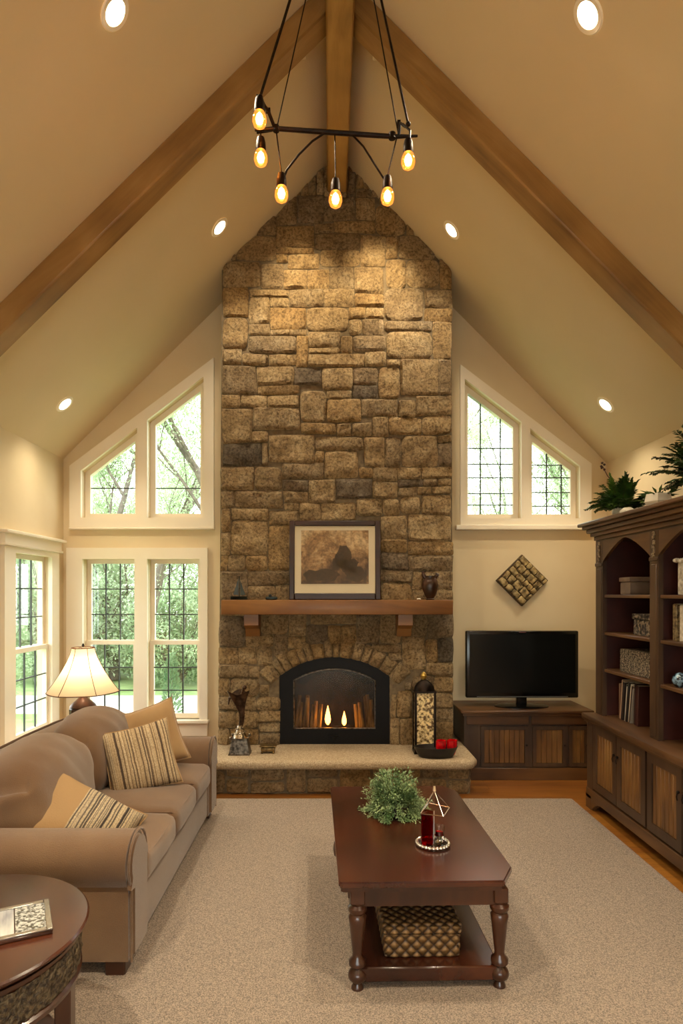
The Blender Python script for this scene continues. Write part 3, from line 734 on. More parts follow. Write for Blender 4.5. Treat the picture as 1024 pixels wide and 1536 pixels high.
# tall lantern in front of the right stones
x, y = at_px(636, 5.2), 5.2
ln = thing('tall_lantern', (x, y, hz), 'tall narrow iron lantern with mottled amber glass on the right hearth', 'lantern')
hw, h = .078, .50
mb = MB()
for sx in (-1, 1):
    for sy in (-1, 1): mb.span((x+sx*hw-.009, y+sy*.06-.009, hz), (x+sx*hw+.009, y+sy*.06+.009, hz+h))
mb.span((x-hw-.012, y-.072, hz), (x+hw+.012, y+.072, hz+.02)); mb.span((x-hw-.012, y-.072, hz+h-.005), (x+hw+.012, y+.072, hz+h+.01))
mb.build('frame', IRON, ln)
mb = MB(); mb.lathe([(.085, 0), (.08, .03), (.06, .06), (.03, .082), (.012, .09)], (x, y, hz+h+.01), 18, 1, .8); mb.build('dome', IRON, ln)
mb = MB(); mb.lathe([(.012, 0), (.02, .012), (.028, .035), (.018, .055), (.006, .065)], (x-.005, y, hz+h+.095), 12); mb.build('finial', M('old_gold', '#7a6126', '#c7a857', 30, .35, metal=.8), ln)
AMB = M('mottled_glass', '#5c4218', '#f0d79a', 46, .25, .5, 60, detail=6, lo=.4, hi=.6)
MB().span((x-hw+.009, y-.058, hz+.02), (x+hw-.009, y-.052, hz+h-.005)).span((x-hw+.002, y-.05, hz+.02), (x-hw+.006, y+.05, hz+h-.005)).span((x+hw-.006, y-.05, hz+.02), (x+hw-.002, y+.05, hz+h-.005)).build('glass_panel', AMB, ln)
MB().cyl((x-.01, y, hz+.02), (x-.01, y, hz+.1), .034, n=20).build('pillar_candle', M('ivory_wax', '#e6d3a0', '#efdfb5', 6, .5), ln)
# oval black bowl with two red candles
x, y = at_px(653, 5.06), 5.05
bo = thing('oval_bowl', (x, y, hz), 'black oval bowl holding two red glass candle cups', 'bowl')
mb = MB(); mb.lathe([(.12, 0), (.135, .008), (.155, .04), (.17, .075), (.176, .085), (.168, .085), (.15, .045), (.12, .018), (.02, .014)], (x, y, hz), 36, 1, .52); mb.build('body', M('black_pottery', '#14110f', '#241f1b', 20, .4), bo)
RED = M('red_glass', '#8a0008', '#e0101c', 22, .12, coat=.6)
for k, (dx, dy) in enumerate(((.04, -.01), (.13, .0))):
    c = thing('candle_cup', (x+dx, y+dy, hz+.016), ['red glass candle cup in the black bowl, left of two', 'red glass candle cup in the black bowl, right of two'][k], 'candle', 'red candles in the bowl')
    mb = MB(); mb.lathe([(.022, 0), (.034, .03), (.042, .06), (.042, .115), (.037, .115), (.034, .06), (.01, .04)], (x+dx, y+dy, hz+.02), 8 if k else 12); mb.build('cup', RED, c)
    MB().cyl((x+dx, y+dy, hz+.065), (x+dx, y+dy, hz+.118), .03, n=14).build('wax', RED, c)
    MB().cyl((x+dx, y+dy, hz+.118), (x+dx, y+dy, hz+.128), .0022, n=6).build('wick', BLACK, c)
# ------------------------------------------------------------------ sofa
SOX0, SOX1, SY0, SY1 = -1.75, -.84, 2.58, 4.56
sofa = thing('sofa', (-1.3, 3.57, 0), 'tan brown three seat rolled arm sofa under the left windows', 'sofa')
mb = MB(); mb.soft(((SOX0+SOX1)/2, 3.57, .185), (SOX1-SOX0, 1.9, .25), .03, crown=(.008, 0, 0)); mb.build('base', SOFA, sofa)
def arm(y0, y1, sgn):
    """rolled arm: panel with a roll that overhangs the outer face; sgn -1 = near"""
    yo = y0 if sgn < 0 else y1; yi = y1 if sgn < 0 else y0
    prof = [(yi, .08), (yo-sgn*.03, .08), (yo-sgn*.03, .385)]
    cy, cz, r = yo-sgn*.115, .475, .125
    for k in range(13):
        t = math.radians(-48+k*(180+48)/12)
        prof.append((cy+sgn*math.cos(t)*r, cz+math.sin(t)*r*.95))
    prof.append((yi, .44))
    mb = MB(); mb.poly([(SOX0+.05, a, b_) for a, b_ in prof], (SOX1+.03-SOX0-.05, 0, 0))
    bm = mb.bm
    # round over the front end
    es = [e for e in bm.edges if all(abs(v.co.x-(SOX1+.03)) < 1e-4 for v in e.verts)]
    bmesh.ops.bevel(bm, geom=es, offset=.022, segments=3, affect='EDGES')
    o = mb.build('arm', SOFA, sofa, smooth=50)
    mb = MB(); mb.tube([(SOX1+.022, a, b_) for a, b_ in prof[1:]], .0055, 6); mb.build('piping', SOFA, o)
arm(SY0, SY0+.25, -1); arm(SY1-.25, SY1, 1)
mb = MB(); mb.soft((-1.66, 3.57, .43), (.2, 1.74, .70), .07, crown=(0, 0, .02)); mb.build('back_frame', SOFA, sofa)
mb = MB(); mb.tube([(-1.73, 2.75, .765), (-1.735, 3.2, .785), (-1.735, 3.6, .79), (-1.735, 4.0, .785), (-1.73, 4.4, .765)], .007, 6); mb.build('piping', M('dark_piping', '#4f3a28', '#5b4430', 8, .9), sofa)
cy = [2.785, 3.345, 3.85, 4.31]
for a, b_ in zip(cy, cy[1:]):
    mb = MB(); mb.soft((-1.14, (a+b_)/2, .375), (.66, b_-a-.004, .15), .045, crown=(.012, 0, .03), nz=.006, nf=5)
    o = mb.build('seat_cushion', SOFA, sofa, smooth=60)
    mb = MB()
    x1 = -1.14+.325
    mb.tube([(-1.4, a+.012, .44), (x1-.03, a+.014, .438), (x1-.006, a+.03, .425), (x1+.004, (a+b_)/2, .432), (x1-.006, b_-.03, .425), (x1-.03, b_-.014, .438), (-1.4, b_-.012, .44)], .0045, 6)
    mb.build('piping', SOFA, o)
def hump(p, q):      # back cushions sag and hump
    if q.z > 0:
        p.z += .06*(1-q.y**2)*q.z - .085*abs(q.y)**2.5*q.z
    p += noise.noise_vector(Vector((p.x*5, p.y*4, p.z*4)))*.018
    f = noise.noise(Vector((p.y*11+p.z*9, p.z*3, 3)))
    p.x += .016*f
    return p
for yc, w, k in ((3.2, .80, 0), (3.93, .76, 1)):
    mb = MB(); mb.soft((-1.46+.01*k, yc, .605+.015*k), (.28, w, .44), .12, rot=(0, math.radians(-10), math.radians(2-4*k)), crown=(.05, 0, .0), n=22, fn=hump)
    mb.build('back_cushion', SOFA, sofa, smooth=80)
for x, y in ((-.89, 2.66), (-.89, 4.48), (-1.68, 2.66), (-1.68, 4.48)):
    MB().box((x, y, .05), (.085, .085, .07), bev=.006).build('foot', CHERRYX, sofa)
def stripes(name, kind):
    m, nt, b = newmat(name); v = coords(nt)
    sp = nt.nodes.new('ShaderNodeSeparateXYZ'); nt.links.new(v, sp.inputs[0])
    wob = noise_n(nt, v, 9, 2)
    a = nt.nodes.new('ShaderNodeMath'); a.operation = 'MULTIPLY_ADD'; a.inputs[1].default_value = .012; nt.links.new(wob, a.inputs[0]); nt.links.new(sp.outputs['X'], a.inputs[2])
    cb = nt.nodes.new('ShaderNodeCombineXYZ'); nt.links.new(a.outputs[0], cb.inputs[0])
    n = nt.nodes.new('ShaderNodeTexNoise'); n.noise_dimensions = '3D'; n.inputs['Scale'].default_value = 48 if kind == 1 else 62; n.inputs['Detail'].default_value = 1
    nt.links.new(cb.outputs[0], n.inputs['Vector'])
    if kind == 1: c = ramp(nt, n.outputs['Fac'], [(.36, lin('#4b3b2d')), (.43, lin('#7d6850')), (.49, lin('#b39b76')), (.58, lin('#c9b491')), (.66, lin('#65523e'))])
    else: c = ramp(nt, n.outputs['Fac'], [(.38, lin('#38302b')), (.46, lin('#8d8070')), (.53, lin('#cdb994')), (.6, lin('#7f7768')), (.68, lin('#453a31'))])
    wv = noise_n(nt, v, 170, 3, .6)
    mx = nt.nodes.new('ShaderNodeMixRGB'); mx.blend_type = 'MULTIPLY'; mx.inputs[0].default_value = .5
    nt.links.new(c, mx.inputs[1]); nt.links.new(ramp(nt, wv, [(.4, lin('#8f8678')), (.6, (1, 1, 1, 1))]), mx.inputs[2])
    if kind == 2:
        gt = nt.nodes.new('ShaderNodeMath'); gt.operation = 'GREATER_THAN'; gt.inputs[1].default_value = -.035; nt.links.new(a.outputs[0], gt.inputs[0])
        m3 = nt.nodes.new('ShaderNodeMixRGB'); nt.links.new(gt.outputs[0], m3.inputs[0]); m3.inputs[1].default_value = lin('#9a7c55'); nt.links.new(mx.outputs[0], m3.inputs[2]); out = m3.outputs[0]
    else: out = mx.outputs[0]
    nt.links.new(out, b.inputs['Base Color']); b.inputs['Roughness'].default_value = .92
    bumpn(nt, b, wv, .5, .004); return m
def pillow(name, c, n, size, thick, roll, mat, label, trim=None, up=(0, 0, 1)):
    r = thing(name, c, label, 'cushion', local=True); r.rotation_euler = lookrot(n, up, roll).to_euler()
    mb = MB(); N = 26; G = {}
    for sgn in (-1, 1):
        for i in range(N+1):
            for j in range(N+1):
                u, v = 2*i/N-1, 2*j/N-1
                if sgn < 0 and (i in (0, N) or j in (0, N)): G[(sgn, i, j)] = G[(1, i, j)] if (1, i, j) in G else None; continue
                G[(sgn, i, j)] = None
    for sgn in (1, -1):
        for i in range(N+1):
            for j in range(N+1):
                edge = i in (0, N) or j in (0, N)
                if sgn < 0 and edge: G[(sgn, i, j)] = G[(1, i, j)]; continue
                u, v = 2*i/N-1, 2*j/N-1
                pull = 1-.085*(1-v*v)*abs(u)**3 if True else 1
                pul2 = 1-.085*(1-u*u)*abs(v)**3
                z = sgn*thick/2*((1-u*u)*(1-v*v))**.42*(1 if not edge else 0)
                x, y = u*size[0]/2*pull, v*size[1]/2*pul2
                wr = noise.noise(Vector((x*9, y*9, sgn*3+c[0]*5)))*.010*(1-abs(u*v))
                G[(sgn, i, j)] = mb.bm.verts.new((x, y, z+wr*sgn*(0 if edge else 1)))
    for sgn in (1, -1):
        for i in range(N):
            for j in range(N):
                f = (G[(sgn, i, j)], G[(sgn, i+1, j)], G[(sgn, i+1, j+1)], G[(sgn, i, j+1)])
                if len(set(f)) == 4:
                    try: mb.bm.faces.new(f if sgn > 0 else f[::-1])
                    except ValueError: pass
    mb.build('cover', mat, r, smooth=80)
    mb = MB(); pts = []
    for k in range(4*N):
        s, t = divmod(k, N); t = 2*t/N-1
        u, v = [(t, -1), (1, t), (-t, 1), (-1, -t)][s]
        pts.append((u*size[0]/2*(1-.085*(1-v*v)*abs(u)**3), v*size[1]/2*(1-.085*(1-u*u)*abs(v)**3), 0))
    mb.tube(pts, .0045, 6, closed=True); mb.build('piping', trim or mat, r)
    return r
pillow('throw_pillow', (-1.18, 4.14, .655), (.30, -.9, .3), (.42, .42), .15, math.radians(16), TANF, 'plain tan throw pillow at the far end of the sofa, behind the striped one')
pillow('throw_pillow', (-1.12, 3.74, .625), (.34, -.88, .32), (.41, .40), .16, math.radians(11), stripes('woven_stripe', 1), 'brown and cream striped pillow leaning at the far end of the sofa', TANF)
pillow('throw_pillow', (-1.19, 2.98, .50), (.40, -.68, .60), (.52, .40), .21, math.radians(-38), stripes('half_stripe', 2), 'tan pillow with one striped half lying near the front sofa arm', TANF)

# ------------------------------------------------------------------ corner lamp and its table
lx, ly = -1.93, 4.95
et = thing('end_table', (lx, ly, 0), 'small round dark table in the corner behind the sofa', 'table')
MB().lathe([(.02, .515), (.25, .515), (.26, .53), (.255, .545), (.02, .545)], (lx, ly, 0), 32).build('tabletop', CHERRYX, et)
MB().lathe([(.03, .06), (.04, .12), (.025, .25), (.04, .38), (.06, .515)], (lx, ly, 0), 16).build('pedestal', CHERRYX, et)
for k in range(3):
    a = k*2*PI/3+.4; MB().tube([(lx, ly, .12), (lx+math.cos(a)*.12, ly+math.sin(a)*.12, .07), (lx+math.cos(a)*.2, ly+math.sin(a)*.2, .015)], [.022, .018, .015], 8).build('foot', CHERRYX, et)
lp = thing('table_lamp', (lx, ly, .545), 'lit table lamp with cream bell shade and dark ribbed base', 'lamp')
z0 = .545
mb = MB(); mb.lathe([(.07, 0), (.075, .015), (.06, .03), (.085, .06), (.098, .1), (.1, .155), (.092, .165), (.1, .172), (.09, .19), (.05, .225), (.028, .245), (.02, .26), (.03, .27), (.016, .285), (.012, .30)], (lx, ly, z0), 40)
for v in mb.bm.verts:
    if .05 < v.co.z-z0 < .16:
        a = math.atan2(v.co.y-ly, v.co.x-lx); k = 1+.03*math.cos(a*20); v.co.x = lx+(v.co.x-lx)*k; v.co.y = ly+(v.co.y-ly)*k
mb.build('lamp_base', M('dark_bronze_lamp', '#2a140c', '#4a2616', 20, .3, .2, 30, metal=.4), lp)
MB().cyl((lx, ly, z0+.29), (lx, ly, z0+.62), .005, n=8).build('stem', IRON, lp)
def shade_mat():
    m, nt, b = newmat('lamp_shade_cloth'); nt.nodes.remove(b); o = nt.nodes['Material Output']
    d = nt.nodes.new('ShaderNodeBsdfDiffuse'); d.inputs[0].default_value = lin('#eadcc4')
    t = nt.nodes.new('ShaderNodeBsdfTranslucent'); t.inputs[0].default_value = lin('#f3dcbc')
    mx = nt.nodes.new('ShaderNodeMixShader'); mx.inputs[0].default_value = .55
    nt.links.new(d.outputs[0], mx.inputs[1]); nt.links.new(t.outputs[0], mx.inputs[2]); nt.links.new(mx.outputs[0], o.inputs[0]); return m
mb = MB(); prof = []
NS = 48; rings = []
for k in range(14):
    t = k/13; r = .085+.185*(t**1.45); z = 1.175-.345*t
    ring = []
    for i in range(NS):
        a = 2*PI*i/NS; seg = (a % (PI/3))/(PI/3); k2 = 1-.035*math.sin(seg*PI)
        ring.append(mb.bm.verts.new((lx+math.cos(a+.2)*r*k2, ly+math.sin(a+.2)*r*k2, z)))
    rings.append(ring)
mb.skin(rings, cap=False); sh = mb.build('lamp_shade', shade_mat(), lp, smooth=50)
mb = MB()
for zz, rr in ((1.175, .085), (.83, .27)):
    mb.tube([(lx+math.cos(a+.2)*rr*(1-.035*math.sin(((a % (PI/3))/(PI/3))*PI)), ly+math.sin(a+.2)*rr*(1-.035*math.sin(((a % (PI/3))/(PI/3))*PI)), zz) for a in [2*PI*i/48 for i in range(48)]], .004, 6, closed=True)
for q in range(6):
    a = q*PI/3+.2; mb.tube([(lx+math.cos(a)*(.086+.185*((k/13)**1.45)), ly+math.sin(a)*(.086+.185*((k/13)**1.45)), 1.175-.345*k/13) for k in range(14)], .0025, 5)
mb.build('shade_trim', M('shade_braid', '#5d3a22', '#6b4428', 8, .9), sh)
MB().ball((lx, ly, .99), .04, sc=(1, 1, 1.25)).build('bulb', emit('lamp_bulb', '#ffe0b5', 80), lp)
MB().lathe([(.003, 0), (.012, .012), (.004, .03)], (lx, ly, 1.178), 10).build('finial', IRON, lp)
mb = MB()
for k in range(3): a = k*2*PI/3; mb.cyl((lx, ly, 1.172), (lx+math.cos(a+.2)*.082, ly+math.sin(a+.2)*.082, 1.172), .002, n=5)
mb.build('spider', IRON, lp)

# ------------------------------------------------------------------ round carved side table, lower left
cx, cyy = -1.178, 1.975
st = thing('carved_side_table', (cx, cyy, 0), 'round polished cherry side table with carved frieze, bottom left corner', 'table')
MB().lathe([(.02, .515), (.36, .515), (.378, .522), (.392, .532), (.4, .54), (.4, .545), (.394, .55), (.02, .55)], (cx, cyy, 0), 80).build('tabletop', CHERRY, st, smooth=30)
CARV = M('carved_relief', '#30251a', '#6e5f46', 75, .42, 1, 60, metal=.3, detail=3, bdist=.02, lo=.38, hi=.66)
mb = MB(); mb.lathe([(.345, .37), (.375, .37), (.378, .385), (.368, .392), (.368, .5), (.378, .505), (.378, .516), (.345, .516)], (cx, cyy, 0), 80); mb.build('apron', CHERRYX, st, smooth=30)
mb = MB(); rings = []
for k in range(9):
    z = .395+.1*k/8
    ring = []
    for i in range(240):
        a = 2*PI*i/240; b1 = math.sin(a*36+2.2*math.sin(z*60))*math.sin((k/8)*PI); rr_ = .371+.009*max(0, b1)+.006*noise.noise(Vector((math.cos(a)*26, math.sin(a)*26, z*70)))
        ring.append(mb.bm.verts.new((cx+math.cos(a)*rr_, cyy+math.sin(a)*rr_, z)))
    rings.append(ring)
mb.skin(rings, cap=False); mb.build('carved_frieze', CARV, st, smooth=60)
for k in range(4):
    a = math.radians(8)+k*PI/2; ux, uy = math.cos(a), math.sin(a); rt = Matrix.Rotation(a, 3, 'Z')
    mb = MB(); mb.box((cx+ux*.335, cyy+uy*.335, .275), (.05, .062, .2), rt, bev=.004); mb.box((cx+ux*.335, cyy+uy*.335, .1), (.038, .048, .2), rt, bev=.004); mb.build('leg', CHERRYX, st)
MB().lathe([(.02, .12), (.30, .12), (.31, .13), (.30, .142), (.02, .142)], (cx, cyy, 0), 48).build('lower_shelf', CHERRYX, st)
# framed photograph lying on it
ph = thing('photo_frame', (-1.032, 1.982, .55), 'silver edged frame with grey photograph lying on the carved side table', 'frame', local=True, rz=math.radians(27))
mb = MB(); mb.span((-.145, -.105, 0), (.145, .105, .012), bev=.003); mb.build('frame_back', CHERRYX, ph)
mb = MB(); 
for a, b_ in (((-.145, -.105), (-.128, .105)), ((.128, -.105), (.145, .105)), ((-.128, -.105), (.128, -.088)), ((-.128, .088), (.128, .105))): mb.span((a[0], a[1], .012), (b_[0], b_[1], .019), bev=.002)
mb.build('rim', M('rim_silver', '#9f9a92', '#bdb8af', 20, .25, metal=.9), ph)
MB().span((-.128, -.088, .012), (.038, .088, .0145)).build('print', M('grey_photo_sky', '#8d929c', '#d8dad8', 7, .12, coat=.6, stretch=(3, .5, 1)), ph)
MB().span((.042, -.088, .012), (.128, .088, .0145)).build('print', M('grey_photo_tree', '#33373a', '#c0c4c2', 110, .12, coat=.6, lo=.4, hi=.6), ph)

# ------------------------------------------------------------------ coffee table
ct = thing('coffee_table', (.38, 3.1, 0), 'polished dark cherry coffee table with turned legs and lower shelf', 'coffee table', local=True, rz=math.radians(1.5))
def cut(x0, y0, x1, y1, c): 
    (a, b_, d, e) = c
    return [(x0+a[0], y0), (x1-b_[0], y0), (x1, y0+b_[1]), (x1, y1-d[1]), (x1-d[0], y1), (x0+e[0], y1), (x0, y1-e[1]), (x0, y0+a[1])]
ol = cut(-.362, -.61, .362, .63, ((.01, .01), (.07, .13), (.06, .1), (.01, .01)))
mb = MB(); mb.poly([(x, y, .44) for x, y in ol], (0, 0, .026)); bmesh.ops.bevel(mb.bm, geom=mb.bm.edges[:], offset=.006, segments=2, affect='EDGES'); mb.build('tabletop', CHERRY, ct, smooth=30)
mb = MB(); mb.poly([(x*.975, y*.985, .424) for x, y in ol], (0, 0, .018)); mb.build('moulding', CHERRYX, ct)
mb = MB(); mb.span((-.27, -.575, .355), (.27, -.55, .425)); mb.span((-.27, .55, .355), (.27, .575, .425)); mb.span((-.3, -.52, .355), (-.275, .52, .425)); mb.span((.275, -.52, .355), (.3, .52, .425)); mb.build('apron', CHERRYX, ct)
dr = MB().span((-.315, -.4, .3), (-.3, .4, .42), bev=.004).build('drawer', CHERRYX, ct)
MB().lathe([(.012, 0), (.012, .012), (.034, .022), (.04, .035), (.032, .048), (.004, .054)], (-.315, -.05, .375), 18, axis=(-1, 0, 0)).build('knob', CHERRYX, dr)
LEG = [(.018, 0), (.026, .012), (.024, .03), (.016, .045), (.034, .06), (.038, .075), (.034, .09), (.02, .105), (.034, .118), (.034, .135), (.02, .15), (.02, .165), (.026, .22), (.032, .28), (.036, .31), (.028, .322), (.038, .335), (.038, .348), (.026, .358), (.03, .37)]
for sx in (-1, 1):
    for sy in (-1, 1):
        mb = MB(); mb.lathe(LEG, (sx*.286, sy*.56, 0), 24); mb.box((sx*.286, sy*.56, .395), (.058, .058, .06), bev=.004); mb.build('leg', CHERRYX, ct, smooth=45)
mb = MB(); mb.span((-.285, -.575, .05), (.285, .575, .11), bev=.006); mb.build('lower_shelf', CHERRY, ct)
# woven basket on the lower shelf
def woven(name, c1, c2, sc):
    m, nt, b = newmat(name)
    v = coords(nt, (1, 1, 1)); sp = nt.nodes.new('ShaderNodeSeparateXYZ'); nt.links.new(v, sp.inputs[0])
    def dg(s1, s2, s3):
        a = nt.nodes.new('ShaderNodeVectorMath'); a.operation = 'DOT_PRODUCT'; a.inputs[1].default_value = (s1*sc, s2*sc, s3*sc); nt.links.new(v, a.inputs[0])
        s = nt.nodes.new('ShaderNodeMath'); s.operation = 'SINE'; nt.links.new(a.outputs['Value'], s.inputs[0])
        q = nt.nodes.new('ShaderNodeMath'); q.operation = 'ABSOLUTE'; nt.links.new(s.outputs[0], q.inputs[0]); return q.outputs[0]
    mn = nt.nodes.new('ShaderNodeMath'); mn.operation = 'MULTIPLY'; nt.links.new(dg(1, .9, 1), mn.inputs[0]); nt.links.new(dg(1, -.9, -1), mn.inputs[1])
    n = noise_n(nt, v, 60, 4, .6); ad = nt.nodes.new('ShaderNodeMath'); ad.operation = 'MULTIPLY_ADD'; ad.inputs[1].default_value = .5; nt.links.new(n, ad.inputs[0]); nt.links.new(mn.outputs[0], ad.inputs[2])
    nt.links.new(ramp(nt, ad.outputs[0], [(.22, lin('#2b1c10')), (.42, lin(c1)), (.95, lin(c2))]), b.inputs['Base Color']); b.inputs['Roughness'].default_value = .55
    bumpn(nt, b, ad.outputs[0], .6, .02); return m
bk = thing('woven_basket', (.372, 2.80, .11), 'lidded rectangular woven basket on the coffee table shelf', 'basket', local=True, rz=math.radians(1.5))
WV = woven('basket_weave', '#4d361c', '#7c5f38', 68)
def weavebox(w, d, h, z0, amp=.004):
    mb = MB(); mb.soft((0, 0, z0+h/2), (w, d, h), .012, n=40)
    for v in mb.bm.verts:
        p = v.co; k = abs(math.sin(68*(p.x+.9*p.y+p.z)))*abs(math.sin(68*(p.x-.9*p.y-p.z)))
        nrm = Vector((p.x/(w/2), p.y/(d/2), (p.z-z0-h/2)/(h/2))); m_ = max(range(3), key=lambda i: abs(nrm[i]))
        v.co[m_] += math.copysign(amp*k, nrm[m_])
    return mb
weavebox(.31, .42, .095, 0).build('body', WV, bk, smooth=70)
weavebox(.322, .432, .038, .097).build('lid', WV, bk, smooth=70)

# greenery on the table
def leafmat(name, a, b_, rough=.5):
    m = M(name, a, b_, 14, rough, detail=2); return m
GRN = leafmat('sage_leaf', '#4a6a38', '#9ab07c'); FERN = leafmat('fern_leaf', '#1c3410', '#4c7028'); DKG = leafmat('dark_leaf', '#152a0f', '#335522')
def leaf(mb, p, d, L, w, up=Vector((0, 0, 1)), bend=.3):
    d = d.normalized(); s = d.cross(up); s = s.normalized() if s.length > 1e-4 else Vector((1, 0, 0)); u = s.cross(d)
    a = mb.bm.verts.new(p); b_ = mb.bm.verts.new(p+d*L*.5+s*w/2+u*L*.05); c = mb.bm.verts.new(p+d*L-u*L*bend*.5); e = mb.bm.verts.new(p+d*L*.5-s*w/2+u*L*.05)
    mb.bm.faces.new((a, b_, c)); mb.bm.faces.new((a, c, e))
gx, gy, gz0 = .335, 3.27, .466
gp = thing('tabletop_greenery', (gx, gy, gz0), 'bushy sage green potted foliage on the coffee table', 'plant')
mb = MB(); mb.lathe([(.05, 0), (.075, .01), (.08, .05), (.074, .05), (.06, .02), (.01, .018)], (gx, gy, gz0), 20); mb.build('pot', M('dark_pot', '#1d130d', '#2c1d13', 8, .5), gp)
fo = MB(); tw = MB()
for k in range(230):
    a = random.uniform(0, 2*PI); e = math.acos(random.uniform(-.1, .95)); d = Vector((math.cos(a)*math.sin(e), math.sin(a)*math.sin(e)*.95, math.cos(e)*1.15))
    Lg = random.uniform(.135, .165)*(1+.25*noise.noise(d*2.3)); base = Vector((gx, gy, gz0+.045)); drop = .055*math.sin(e)**2
    pts = [base+d*Lg*t+Vector((0, 0, -drop*t*t)) for t in (.15, .45, .75, 1)]
    tw.tube(pts, .0015, 4)
    for j in range(44):
        t = random.uniform(.3, 1.05); p = base+d*Lg*t+Vector((0, 0, -drop*t*t))+Vector((random.gauss(0, .008), random.gauss(0, .008), random.gauss(0, .008)))
        if p.z < gz0+.006: p.z = gz0+.008
        leaf(fo, p, d+Vector((random.gauss(0, .7), random.gauss(0, .7), random.gauss(0, .5))), random.uniform(.01, .02), random.uniform(.005, .009))
tw.build('stem', leafmat('stem_green', '#3a4a22', '#55662f'), gp); fo.build('foliage', GRN, gp)

# glass house-shaped candle holder on a beaded glass ring
qx, qy, qz = .462, 2.85, .466
gh = thing('glass_candle_holder', (qx, qy, qz), 'clear glass house shaped candle holder with red glass on beaded base', 'candle holder')
def rglass(name, tint, ior=1.45, rough=0.02):
    m, nt, b = newmat(name); b.inputs['Base Color'].default_value = lin(tint); b.inputs['Transmission Weight'].default_value = 1; b.inputs['Roughness'].default_value = rough; b.inputs['IOR'].default_value = ior; return m
CRY = rglass('crystal', '#f4f2ee'); RGL = rglass('red_crystal', '#c00818', 1.2)
mb = MB()
for k in range(26):
    a = 2*PI*k/26; mb.ball((qx+math.cos(a)*.07, qy+math.sin(a)*.07, qz+.012), .0098, n=8)
mb.build('bead_ring', SILVER, gh); mb = MB(); mb.lathe([(.06, .003), (.072, .006), (.072, .012), (.06, .01), (.02, .008)], (qx, qy, qz), 30); mb.build('base_plate', CRY, gh)
mb = MB(); mb.lathe([(.025, .012), (.027, .02), (.027, .155), (.024, .155), (.023, .03), (.003, .026)], (qx-.028, qy-.01, qz), 20); mb.build('red_cylinder', RGL, gh)
mb = MB(); mb.lathe([(.02, .012), (.01, .024), (.012, .03), (.022, .045), (.025, .085), (.022, .085), (.019, .05), (.003, .04)], (qx+.03, qy+.01, qz), 20); mb.build('glass_cup', CRY, gh)
MB().cyl((qx+.03, qy+.01, qz+.042), (qx+.03, qy+.01, qz+.062), .017, n=14).build('tealight', RED, gh)
mb = MB(); B = [(qx-.062, qy-.05, qz+.16), (qx+.035, qy-.072, qz+.155), (qx+.078, qy+.015, qz+.165), (qx-.01, qy+.06, qz+.17)]; ap = (qx+.005, qy-.01, qz+.25)
for k in range(4):
    mb.tube([B[k], B[(k+1) % 4]], .0028, 6); mb.tube([B[k], ap], .0026, 6)
mb.tube([(ap[0], ap[1], ap[2]-.002), (ap[0], ap[1], ap[2]+.022)], [.009, .006], 8); mb.tube([(qx-.028, qy-.01, qz+.155), B[0]], .002, 5); mb.tube([(qx+.002, qy-.012, qz+.01), (qx+.004, qy-.01, qz+.16)], .0032, 6)
mb.build('wire_roof', SILVER, gh)
mb = MB()
for k in range(4):
    vs = [mb.bm.verts.new(p) for p in (B[k], B[(k+1) % 4], ap)]; mb.bm.faces.new(vs)
mb.build('roof_glass', glass('thin_clear', '#ffffff', .08), gh)

# ------------------------------------------------------------------ television and its cabinet
tc = thing('media_cabinet', (1.7, 5.65, 0), 'low dark walnut media cabinet carrying the television', 'cabinet')
X0, X1, Y0, Y1 = 1.15, 2.22, 5.42, 5.92
mb = MB(); mb.span((X0, Y0+.02, .08), (X1, Y1, .575)); mb.span((X0+.03, Y0+.04, .0), (X1-.03, Y1, .08)); mb.build('carcass', DARKW, tc)
mb = MB(); mb.span((X0-.035, Y0-.03, .575), (X1+.03, Y1, .60), bev=.006); mb.span((X0-.018, Y0-.015, .555), (X1+.015, Y1, .577)); mb.build('top', DARKWX, tc)
MB().span((X0-.005, Y0+.0, .0), (X1+.0, Y0+.03, .105), bev=.004).build('plinth', DARKWX, tc)
xs = [X0+.14, 1.70, 1.735, 2.0, 2.02, X1-.01]
def panel_door(parent, a, b_, y, z0, z1, name='door', fac=(0, -1, 0), handle=None):
    pass
for a, b_ in ((X0+.02, 1.70), (1.725, X1-.02)): MB().span((a, Y0+.004, .475), (b_, Y0+.02, .55), bev=.003).build('drawer', DARKWX, tc)
for a, b_ in ((X0+.14, 1.695), (1.735, 2.02), (2.045, X1-.01)):
    d = MB(); t = .03
    d.span((a, Y0+.002, .115), (a+t, Y0+.02, .46)); d.span((b_-t, Y0+.002, .115), (b_, Y0+.02, .46)); d.span((a+t, Y0+.002, .115), (b_-t, Y0+.02, .115+t)); d.span((a+t, Y0+.002, .46-t), (b_-t, Y0+.02, .46))
    do = d.build('door', DARKW, tc)
    p = MB(); n = max(3, int((b_-a-2*t)/.04))
    for k in range(n): xa = a+t+(b_-a-2*t)*k/n; p.span((xa+.001, Y0+.010, .115+t), (xa+(b_-a-2*t)/n-.001, Y0+.018, .46-t), bev=.002)
    p.build('panel', PANELW, do)
    MB().ball((b_-.015, Y0-.006, .3), .009, n=8).build('knob', IRON, do)
tv = thing('television', (1.69, 5.6, .6), 'black flat screen television switched off on a dark walnut cabinet', 'television', local=True, rz=math.radians(0))
mb = MB(); mb.span((-.495, -.03, .08), (.495, .025, .67), bev=.012, seg=3); mb.build('housing', BLACKP, tv)
MB().span((-.465, -.0325, .125), (.465, -.029, .64)).build('screen', M('tv_screen', '#060807', '#080a09', 2, .22), tv)
MB().lathe([(.17, 0), (.17, .008), (.15, .014), (.03, .02)], (0, 0, 0), 32, 1.4, .8).build('stand_foot', BLACKP, tv)
MB().span((-.045, -.015, .012), (.045, .02, .1), bev=.006).build('stand_neck', BLACKP, tv)
